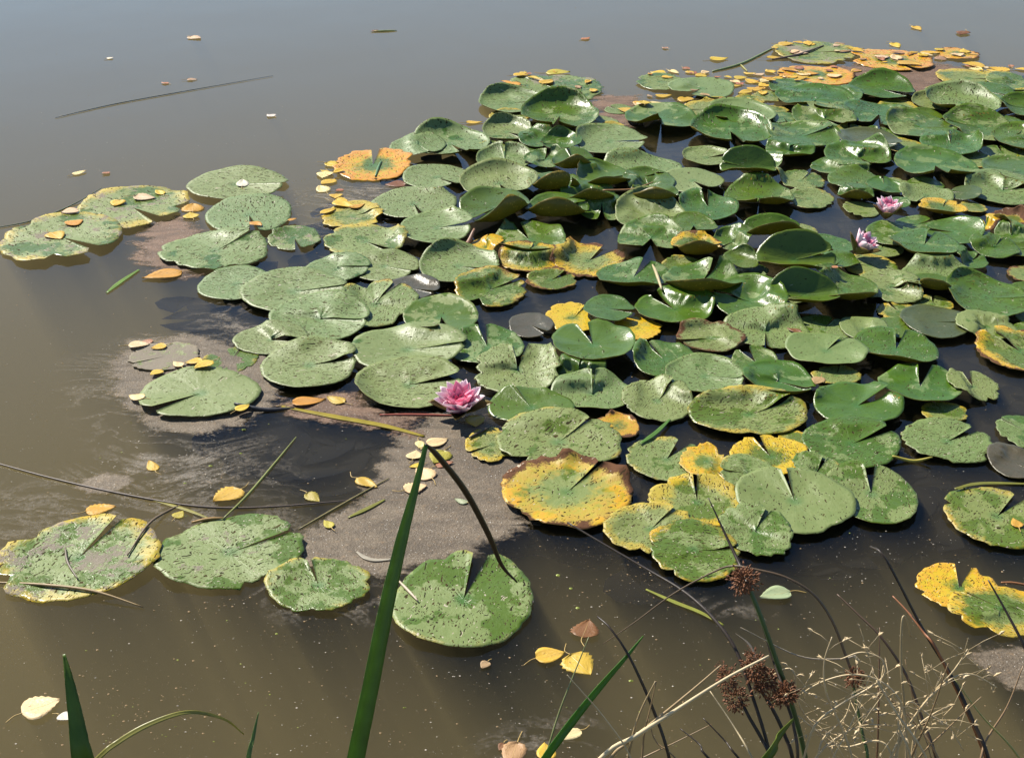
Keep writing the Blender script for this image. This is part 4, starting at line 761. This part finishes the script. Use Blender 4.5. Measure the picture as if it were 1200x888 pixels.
stalk('straw',[(845,779),(815,805),(775,838),(735,870),(710,895)],4,(.38,.27,.14),'thinner tan straw below the cream one',1.44,1.42)
stalk('straw',[(768,798),(752,830),(742,860),(735,895)],3.4,(.36,.26,.13),'short tan stalk crossing the straws',1.43,1.42)
stalk('straw',[(769,798),(762,830),(755,860),(752,895)],2.4,(.30,.20,.10),'thin brown stalk leaning on the short tan stalk',1.43,1.42)
stalk('bare_rush',[(1020,640),(1038,655),(1081,736),(1115,792),(1138,840),(1160,895)],4.6,BK,'long dark rush stem left of the yellow orange pad',1.62,1.45)
stalk('bare_rush',[(1046,698),(1064,717),(1081,739),(1105,775)],3.4,(.30,.12,.05),'orange brown stem leaning on a dark rush',1.60,1.52)
stalk('thin_grass',[(1118,794),(1150,838),(1196,890)],2.6,(.35,.33,.09),'thin yellow green stem right of the dark rush',1.5,1.45)
stalk('bare_rush',[(1158,679),(1180,718),(1200,757),(1225,820)],4.2,BK,'dark rush stem crossing the yellow orange pad',1.6,1.5)
stalk('thin_grass',[(1199,780),(1180,828),(1155,868),(1145,900)],3,(.30,.19,.10),'tan stem leaning right at the edge of the clump',1.5,1.45)
stalk('bare_rush',[(981,696),(1006,720),(1034,748),(1062,791),(1080,840),(1098,895)],3.6,(.10,.06,.035),'brown rush stem between round seed head and the hooked stalk',1.6,1.45)
stalk('thin_grass',[(1068,745),(1062,724),(1057,728),(1056,780),(1060,830),(1062,895)],3,(.42,.32,.17),'dry hooked grass stalk standing among the seed grasses',1.46,1.42)
stalk('bare_rush',[(824,841),(850,868),(872,895)],3,BK,'short dark curved rush stem below the seed heads',1.45,1.4)
stalk('bare_rush',[(797,853),(820,872),(838,895)],3,BK,'short black rush stem beside the lower straws',1.45,1.4)
stalk('bare_rush',[(1031,735),(1030,800),(1027,895)],2.6,(.16,.09,.05),'thin upright brown stem right of the round seed head',1.5,1.44)
stalk('thin_grass',[(868,735),(935,768),(982,772),(1003,768)],2.2,(.34,.28,.20),'thin greyish stem leading to the round seed head',1.48,1.5,root=False)

def seed_head(parent, c, rad, n, seed, sq=1.0):
    r = random.Random(seed); V = []; F_ = []
    for _ in range(n*2):
        d = Vector((r.gauss(0, 1), r.gauss(0, 1), r.gauss(0, 1))).normalized(); q = Vector((d.x, d.y, d.z*sq))*rad*(r.uniform(.2, 1.0)**.6 if r.random() < .85 else r.uniform(.9, 1.35)); s = rad*r.uniform(.07, .14); ax = d.orthogonal().normalized(); ay = d.cross(ax); b = len(V); c0 = Vector(c)+q
        V += [c0-d*s*1.3, c0+ax*s*.8, c0+ay*s*.8, c0-ax*s*.8, c0-ay*s*.8, c0+d*s*1.7]
        for k in range(4): F_ += [(b, b+1+(k+1) % 4, b+1+k), (b+5, b+1+k, b+1+(k+1) % 4)]
    o = link('seed_head', V, F_, M['head'], parent, smooth=False); o['kind'] = 'stuff'; return o
def rush(stem_pts, bract_pts, heads, color, bcol, label, D=1.46, wpx=6):
    b = at(*stem_pts[-1], D); root = empty('rush', (b[0], D, 0)); tag(root, label, 'rush'); inv = -np.array(root.location)
    tube('stem', [p+inv for p in trace(stem_pts, D, D-.05)], [wpx*px_m(D)*.4, wpx*px_m(D)*.55], M['stem'], root, color=color)
    if bract_pts: tube('bract', [p+inv for p in trace(bract_pts, D, D+.12, False)], [wpx*px_m(D)*.4, wpx*px_m(D)*.35, wpx*px_m(D)*.1], M['stem'], root, color=bcol)
    for k, (x, y, rp, n, sq) in enumerate(heads): seed_head(root, at(x, y, D-.004)+inv, rp*.86*px_m(D), n, x+y, sq)
rush([(876,684),(890,718),(908,768),(928,826),(945,895)], [(876,684),(868,664),(852,630),(830,583)], [(872,680,17,150,1.1)], (.045,.10,.025), BK, 'green rush with a high brown seed head near the tattered pads', 1.5)
rush([(866,816),(878,840),(893,866),(905,895)], None, [(852,795,15,110,1.3),(862,818,16,120,1.2),(845,782,8,40,1)], BK, BK, 'dark rush with an elongated brown seed head beside the cream straw', 1.46, 5)
rush([(886,800),(905,830),(920,862),(930,895)], [(888,775),(878,755),(862,742)], [(884,783,17,130,1.3),(896,797,17,130,1),(880,768,9,40,1.2)], BK, BK, 'dark rush with a ragged brown seed head crossed by the cream straw', 1.48, 5)
rush([(922,824),(930,850),(935,895)], [(918,806),(905,770),(890,720),(884,700)], [(920,812,17,150,.9),(908,818,13,80,1)], (.06,.04,.02), BK, 'dark rush with a round rust brown seed head low in the clump', 1.45, 4.5)
rush([(1000,802),(1006,835),(1012,865),(1017,895)], [(999,790),(990,765),(975,727),(953,696),(920,676),(885,667),(860,663),(838,669),(790,695),(745,728),(707,754)], [(1001,793,13,130,1.05)], (.07,.13,.03), (.12,.08,.045), 'green rush with a small ball seed head and long arching bract', 1.47, 4.5)

def seed_grass(pts, label, seed, D=1.45, n=16):
    r = random.Random(seed); b = at(*pts[-1], D); root = empty('seed_grass', (b[0], D, 0)); tag(root, label, 'grass', 'dry seed grasses at the margin'); inv = -np.array(root.location)
    P = [p+inv for p in trace(pts, D, D-.03)]; tube('stem', P, [.0008, .0013, .0017, .0018], M['stem'], root, color=(.60, .46, .26)); S = smooth_path(P[:-2], 8); V = []; F_ = []; W = []; G = []
    for i in range(max(5, int(n*.62))):
        p = Vector(S[r.randrange(0, max(2, int(len(S)*.75)))]); d = Vector((r.uniform(-1, 1), r.uniform(-.6, .6), r.uniform(-.5, .9))).normalized(); L = r.uniform(.018, .06); q = p+d*L+Vector((0, 0, -.01*r.random()))
        v, f = tube_data(np.array([p, p+d*L*.5, q]), [.0005, .0004, .0003], 4); bb = len(W); W += v; G += [tuple(bb+a for a in x) for x in f]
        for _ in range(r.randint(1, 3)):
            dd = (d+Vector((r.uniform(-.5, .5), r.uniform(-.5, .5), r.uniform(-.6, .3)))).normalized(); s = r.uniform(.0012, .0022); l = r.uniform(.006, .012); ax = dd.orthogonal().normalized()*s; ay = dd.cross(ax); c = q-dd*l*r.uniform(0, .6); bb = len(V)
            V += [c, c+dd*l*.4+ax, c+dd*l*.4+ay, c+dd*l*.4-ax, c+dd*l*.4-ay, c+dd*l]
            for k in range(4): F_ += [(bb, bb+1+(k+1) % 4, bb+1+k), (bb+5, bb+1+k, bb+1+(k+1) % 4)]
    o = link('branchlets', W, G, M['stem'], root); o.color = (.60, .46, .26, 1); o['kind'] = 'stuff'
    o = link('husks', V, F_, M['oat'], root, smooth=False); o['kind'] = 'stuff'
seed_grass([(925,823),(960,800),(1000,790),(1035,800),(1058,830),(1062,895)], 'dry seed grass arching left across the round seed head', 1)
seed_grass([(1134,760),(1118,785),(1090,815),(1065,850),(1045,895)], 'dry seed grass with a branched panicle leaning right', 2, n=22)
seed_grass([(1168,805),(1140,790),(1115,795),(1085,822),(1058,860),(1040,895)], 'dry seed grass with a drooping right panicle', 3, n=18)
seed_grass([(985,772),(1010,764),(1033,772),(1036,790),(1020,805),(985,825),(955,850),(940,895)], 'dry seed grass curling round above the round seed head', 4)
seed_grass([(975,746),(966,775),(968,810),(985,850),(1000,895)], 'dry seed grass standing upright beside the round seed head', 5, n=12)
seed_grass([(935,838),(965,862),(990,875),(1030,868),(1050,895)], 'dry seed grass sprawling low at the foot of the clump', 6, n=26)
seed_grass([(1130,880),(1110,850),(1085,835),(1065,822),(1055,850),(1050,895)], 'dry seed grass nodding over the foot of the brown rush', 7, n=20)
seed_grass([(1045,850),(1010,850),(975,868),(950,895)], 'dry seed grass bent low toward the rush clump', 8, n=24)
seed_grass([(1000,810),(990,840),(965,865),(955,895)], 'dry seed grass tangled below the round seed head', 9, n=24)
sg = random.Random(4)
SGL = ['crossing the cream straw', 'leaning over the ball head', 'beside the orange brown stem', 'in the middle of the tangle', 'arched low over the tangle', 'sprawling to the right of the tangle', 'behind the tangle', 'standing between two dark rushes', 'bowed over the near margin', 'reaching up past the hooked stalk']
for k in range(4):
    x0 = sg.uniform(950, 1090); x1 = x0+sg.uniform(-70, 80); y1 = sg.uniform(745, 845); xm = (x0+x1)/2+sg.uniform(-25, 25)
    seed_grass([(x1+sg.uniform(-30, 30), y1+sg.uniform(-5, 25)), (x1, y1), (xm, (y1+895)/2-10), (x0, 895)], 'dry seed grass '+SGL[k], 40+k, sg.uniform(1.38, 1.5), sg.randint(8, 14))
for k in range(9):
    x0 = sg.uniform(700, 1120); x1 = x0+sg.uniform(-90, 110); y1 = sg.uniform(770, 860)
    stalk('straw', [(x1, y1), ((x0+x1)/2+sg.uniform(-12, 12), (y1+895)/2), (x0, 895)], sg.uniform(1.6, 3), sg.choice([ST, TN, (.45, .34, .18)]), 'thin dry straw leaning in the tangle at the margin', sg.uniform(1.38, 1.5), 1.42, group='thin straws in the tangle')
seed_grass([(1040,800),(1055,835),(1070,865),(1072,895)], 'dry seed grass thin and straight beside the hooked stalk', 10, n=12)
